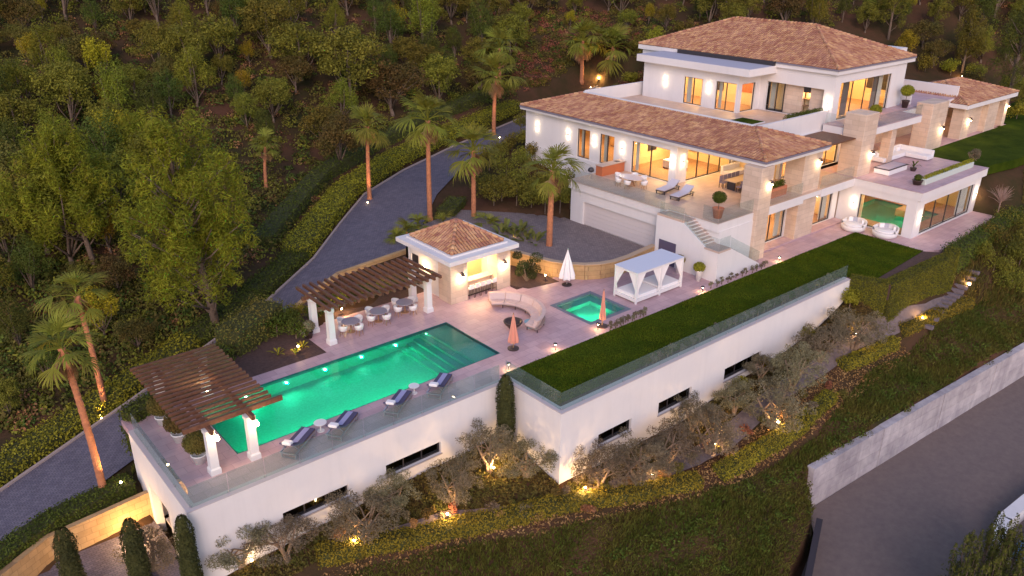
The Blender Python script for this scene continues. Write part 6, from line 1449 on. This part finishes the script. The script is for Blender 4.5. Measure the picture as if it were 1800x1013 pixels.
# round lounge pods on the lower patio
for i, (x, y, lb) in enumerate(((37.75,-1.65,'round white lounge pod with cushions beside the stone pier'),(38.25,-4.2,'round white lounge pod with cushions in front of the annex window'))):
    t = root('lounge_pod', (x,y,0), lb, 'sofa'); MB().lathe((x,y,.0), [(.82,.0),(.98,.12),(1.02,.42),(.95,.46),(.2,.47)], 28).build('base', CHW, t, True)
    mb = MB(); n = 18; V = []
    for r_, z in ((1.02,.40),(1.06,.86),(.93,.86),(.88,.45)):
        for j in range(n+1): a = R(-105)+R(210)*j/n; V.append((x+r_*math.cos(a), y+r_*math.sin(a), z if z < .5 else z-.22*abs(2*j/n-1)**2))
    mb.add(V, [(i2*(n+1)+j, i2*(n+1)+j+1, (i2+1)*(n+1)+j+1, (i2+1)*(n+1)+j) for i2 in range(3) for j in range(n)]); mb.build('backrest', CHW, t, True)
    MB().lathe((x,y,.47), [(.85,0),(.87,.07),(.8,.12)], 24).build('mattress', FABW, t, True)
    for a in (-50,-15,20,55): c_, s_ = math.cos(R(a)), math.sin(R(a)); MB().obox((x+.66*c_,y+.66*s_),(c_,s_),(-s_,c_),.09,.22,.585,.93).build('cushion', FABW if a != 20 else mat('grey_cushion', (.42,.42,.48), .9), t)
# annex roof terrace
t = root('fire_table', (43.6,-1.2,zT), 'white rectangular lounge unit with dark frame on the annex roof terrace', 'table'); MB().cbox(41.9,45.2,-1.9,-.5,zT+.05,zT+.5,.04).build('body', FABW, t); B(41.85,45.25,-1.95,-.45,zT+.501,zT+.54).build('rim', DARKM, t); B(42.0,45.1,-1.8,-.6,zT+.541,zT+.56).build('cushion', mat('mauve_cushion', (.42,.36,.42), .9), t)
t = root('corner_sofa', (48,.3,zT), 'long white corner sofa at the back of the annex roof terrace', 'sofa'); MB().cbox(45.6,50.6,.5,1.5,zT+.1,zT+.45,.05).build('seat', FABW, t); MB().cbox(45.6,50.6,1.5,1.8,zT+.1,zT+.85,.05).build('backrest', FABW, t); MB().cbox(49.6,50.6,-1.6,.49,zT+.1,zT+.45,.05).build('seat', FABW, t); MB().cbox(50.6,50.9,-1.6,1.8,zT+.1,zT+.85,.05).build('backrest', FABW, t)
for x in (46.2,47.4,48.6,49.8): MB().cbox(x-.3,x+.3,1.25,1.49,zT+.451,zT+.8,.05).build('cushion', FABW, t)
topiary((41.3,-4.7,zT), 'low bronze bowl planter on the annex roof terrace', .42, .3, BRONZE, L_HEDGED, 'potted_shrub', .05, .42); t = broad_plant(Vector((45.3,-2.4,zT+.3)), .9, 10, 'spiky potted plant beside the white lounge unit', None, L_HEDGED, 'potted_plant', .12); OFF[t.name] = Vector((45.3,-2.4,zT+.3)); MB().lathe((45.3,-2.4,zT), [(.2,0),(.3,.3),(.26,.32)], 14).build('pot', BRONZE, t)
t = root('planter_trough', (46.2,-5.0,zT), 'long pale planter trough with greenery along the edge of the annex roof', 'planter'); MB().cbox(41.6,50.8,-5.25,-4.75,zT,zT+.5,.03).build('trough', mat('pale_green_trough', (.50,.56,.52), .6), t); V, F = blob_leaves([(x_-46.2,0,.6,.3,.2,.2) for x_ in np.arange(41.9,50.7,.4)], 3000, .13, .4); npobj('plants', V, F, L_HEDGE, t)
shrub(Vector((51.2,-4.9,zT)), .7, 1.5, L_OLIVE, 'pale flowering shrub at the end of the planter trough', n=900, size=.13)
t = root('upper_planter', (36.5,4.5,8.02), 'low hedge planter on the parapet of the upper terrace', 'planter'); B(34.6,40.4,4.15,4.7,8.02,8.75).build('box', WHITE, t); V, F = blob_leaves([(x_-36.5,-.1,.95,.4,.3,.3) for x_ in np.arange(35,40.3,.45)], 3000, .12, .5); npobj('plants', V, F, L_HEDGED, t)
t = root('roof_garden_bed', (34,8.2,8.02), 'small square lawn bed on the upper terrace', 'planter'); B(32.2,35.8,7.0,9.4,8.021,8.12).build('kerb', WHITE, t); B(32.3,35.7,7.1,9.3,8.121,8.14).build('turf', GRASSM, t)
topiary((44.2,1.4,8.0), 'potted shrub on the balcony above the big stone pier', .6, .5, WHITE2, L_HEDGE, 'potted_shrub', .15, .35); topiary((52.2,2.6,8.02), 'potted tree on the roof terrace behind the far stone pier', .7, .6, BRONZE, L_HEDGE, 'potted_tree', .6, .35)
t = root('balcony_table', (42.6,1.8,8.0), 'small white table on the balcony over the stone pier', 'table'); B(42.0,43.2,1.4,2.2,8.7,8.75).build('table_top', FABW, t); B(42.5,42.7,1.7,1.9,8.0,8.7).build('leg', METW, t)
for i, (x, y) in enumerate(((31.5,14.5),(31.6,17.5))):
    t = root('roof_daybed', (x,y,8.02), 'low grey cushioned bench on the upper terrace behind the wing roof', 'bench', 'benches on the upper terrace'); MB().cbox(x-.4,x+.4,y-1,y+1,8.02,8.4,.05).build('seat', mat('lilac_cushion', (.40,.37,.46), .9), t); MB().cbox(x-.4,x-.2,y-1,y+1,8.4,8.75,.04).build('backrest', MATS['lilac_cushion'], t)
# things seen through the windows
for i, (x, y, z, sx, sy, h, m_, nm, lb, ct_) in enumerate(((29.5,11.5,zT,.7,.9,.78,FABW,'indoor_table','round laid table behind the sliding door of the wing','table'),(31.5,19.5,zT,.5,1.5,1.1,INTW,'sideboard','wooden sideboard behind the wing windows','sideboard'),(31,16,zT,.5,1.4,2.1,INTW,'bookcase','tall wooden bookcase behind the wing windows','bookcase'),
   (29,3.5,.1,1.2,.5,.8,FABN,'indoor_sofa','dark sofa behind the lower window between the stone columns','sofa'),(36,3.4,.1,1.3,.6,.8,mat('grey_sofa',(.3,.27,.26),.9),'indoor_sofa','grey sofa behind the lower window beside the stone pier','sofa'),(45,-3,.05,1.2,.8,.75,INTW,'indoor_table','wooden table inside the annex','table'),(45.5,7.5,zU,1.6,.9,.7,FABP,'bed','wide bed behind the upper corner window','bed'))):
    t = root(nm, (x,y,z), lb, ct_); MB().cbox(x-sx,x+sx,y-sy,y+sy,z+.08*0+.12,z+h,.04).build('body', m_, t)
    for a in (-1,1):
        for b in (-1,1): B(x+a*(sx-.1)-.04,x+a*(sx-.1)+.04,y+b*(sy-.1)-.04,y+b*(sy-.1)+.04,z+.03,z+.12).build('foot', DARKM, t)
    if 'sofa' in nm or nm == 'bed': MB().cbox(x-sx,x+sx,y+sy,y+sy+.2,z+.12,z+h*1.35,.04).build('backrest', m_, t)

# ================================================================ garden lights
GL = mat('lamp_body', (.05,.045,.04), .6)
def spot_lamp(loc, power, label, group, target=None, h=.3, spot=None, col=WARM, r=.055):
    t = root('garden_lamp', loc, label, 'lamp', group); x, y, z = loc
    MB().tube([(x,y,z-.15),(x,y,z+h)], .02, 6).build('stake', GL, t); MB().lathe((x,y,z+h), [(.05,0),(.07,.03),(.06,.06)], 10).build('head', GL, t); MB().lathe((x,y,z+h+.061), [(.02,0),(r,.02),(r,.06),(.02,.09)], 10).build('bulb', BULB, t, True)
    if spot: light('SPOT', (x,y,z+h+.2), power, t, col, .05, target, spot, .7)
    else: light('POINT', (x,y,z+h+.2), power, t, col, .06)
    return t
GA = 'garden lamps along the path hedge'
for px, py, p in ((868,838,80),(1028,872,71),(787,920,58),(1145,848,37),(1255,795,71),(1365,758,55),(1503,600,37),(1619,572,43),(1701,512,37),(624,968,27),(445,1003,8)):
    spot_lamp(at(px,py), p, 'lit garden lamp on a short stake near the path hedge', GA, h=.45)
GB = 'path lamps at the lawn edge'
for x, y in ((2.87,-1.80),(6.9,-1.45),(16.88,-1.95),(26.2,-2.0),(-.9,-1.9)):
    t = root('path_lamp', (x,y,0), 'small hooded path lamp lighting the paving at the lawn edge', 'lamp', GB); MB().tube([(x,y,0),(x,y,.42)], .025, 8).build('post', GL, t); MB().lathe((x,y,.42), [(.13,0),(.11,.05),(.03,.08)], 12).build('hood', GL, t); MB().lathe((x,y,.34), [(.03,0),(.045,.03),(.03,.079)], 8).build('bulb', BULB, t); light('POINT', (x,y,.3), 13, t, WARM, .05)
GC = 'uplights at the foot of the palms'
for px, py, p, tx, ty in ((648,356,182,0,0),(758,392,182,0,0),(836,396,143,0,0),(869,246,156,0,0),(970,450,182,0,0),(1030,152,338,0,0),(1068,142,338,0,0),(188,726,234,0,0),(880,182,104,0,0)):
    b0 = at(px,py); b = b0+Vector((.45*(-1 if px < 700 else .6),-.6,0)); b.z = gz(b.x,b.y); spot_lamp(b, p, 'small uplight at the foot of a palm', GC, b0+Vector((0,0,3.2)), .12, 75, (1,.55,.22), .03)
spot_lamp(Vector((-20.9,4.75,-2.5)), 260, 'uplight on the hedge at the foot of the leaning palm', None, Vector((-21.3,5.3,.5)), .12, 80, (1,.55,.22))
for x, y, z, p, lb in ((-4.6,11.0,-.02,45,'garden lamp glowing behind the dining tables'),(-9.3,7.9,-.02,8,'low lamp among the spiky plants in the mulch bed'),(9.7,6.7,.02,16,'garden lamp beside the cloud tree'),(7.6,9.3,.02,55,'lamp lighting the ochre wall beside the pool house'),(-21.2,2.4,-4.44,130,'yard lamp lighting the ochre wall of the lower yard'),(-2.6,12.6,-.02,22,'garden lamp in the bed before the ochre wall of the drive')):
    spot_lamp(Vector((x,y,z)), p, lb, None, h=.3)
for px, py, p, lb in ((1690,140,30,'lamp lighting the shrubs behind the pavilion'),(1755,195,20,'lamp in the shrubs at the end of the pavilion'),(1052,148,160,'lamp lighting the earth bank behind the wing palms'),(470,424,8,'small lamp at the foot of the biggest pine'),(905,428,50,'lamp under the broad-leaved plants by the court'),(398,572,16,'lamp lighting the trunk of the biggest pine')):
    spot_lamp(at(px,py), p, lb, None, h=.25)
# ---- timber steps on the slope
t = root('timber_steps', at(1640,566), 'flight of timber sleeper steps climbing the bank beside the tall hedge', 'steps')
A_ = at(1622,572); B_ = at(1704,478); d = Vector((B_.x-A_.x,B_.y-A_.y,0)); L_ = d.length; d.normalize(); nn = Vector((-d.y,d.x,0))
for i in range(12):
    q = A_+(B_-A_)*(i/11); z = gz(q.x,q.y)+.08; MB().obox((q.x,q.y),(d.x,d.y),(nn.x,nn.y),.16,.75,z-.2,z+.06).build('step', mat('grey_sleeper', (.20,.16,.18), .9, (.14,.11,.12), 4), t)
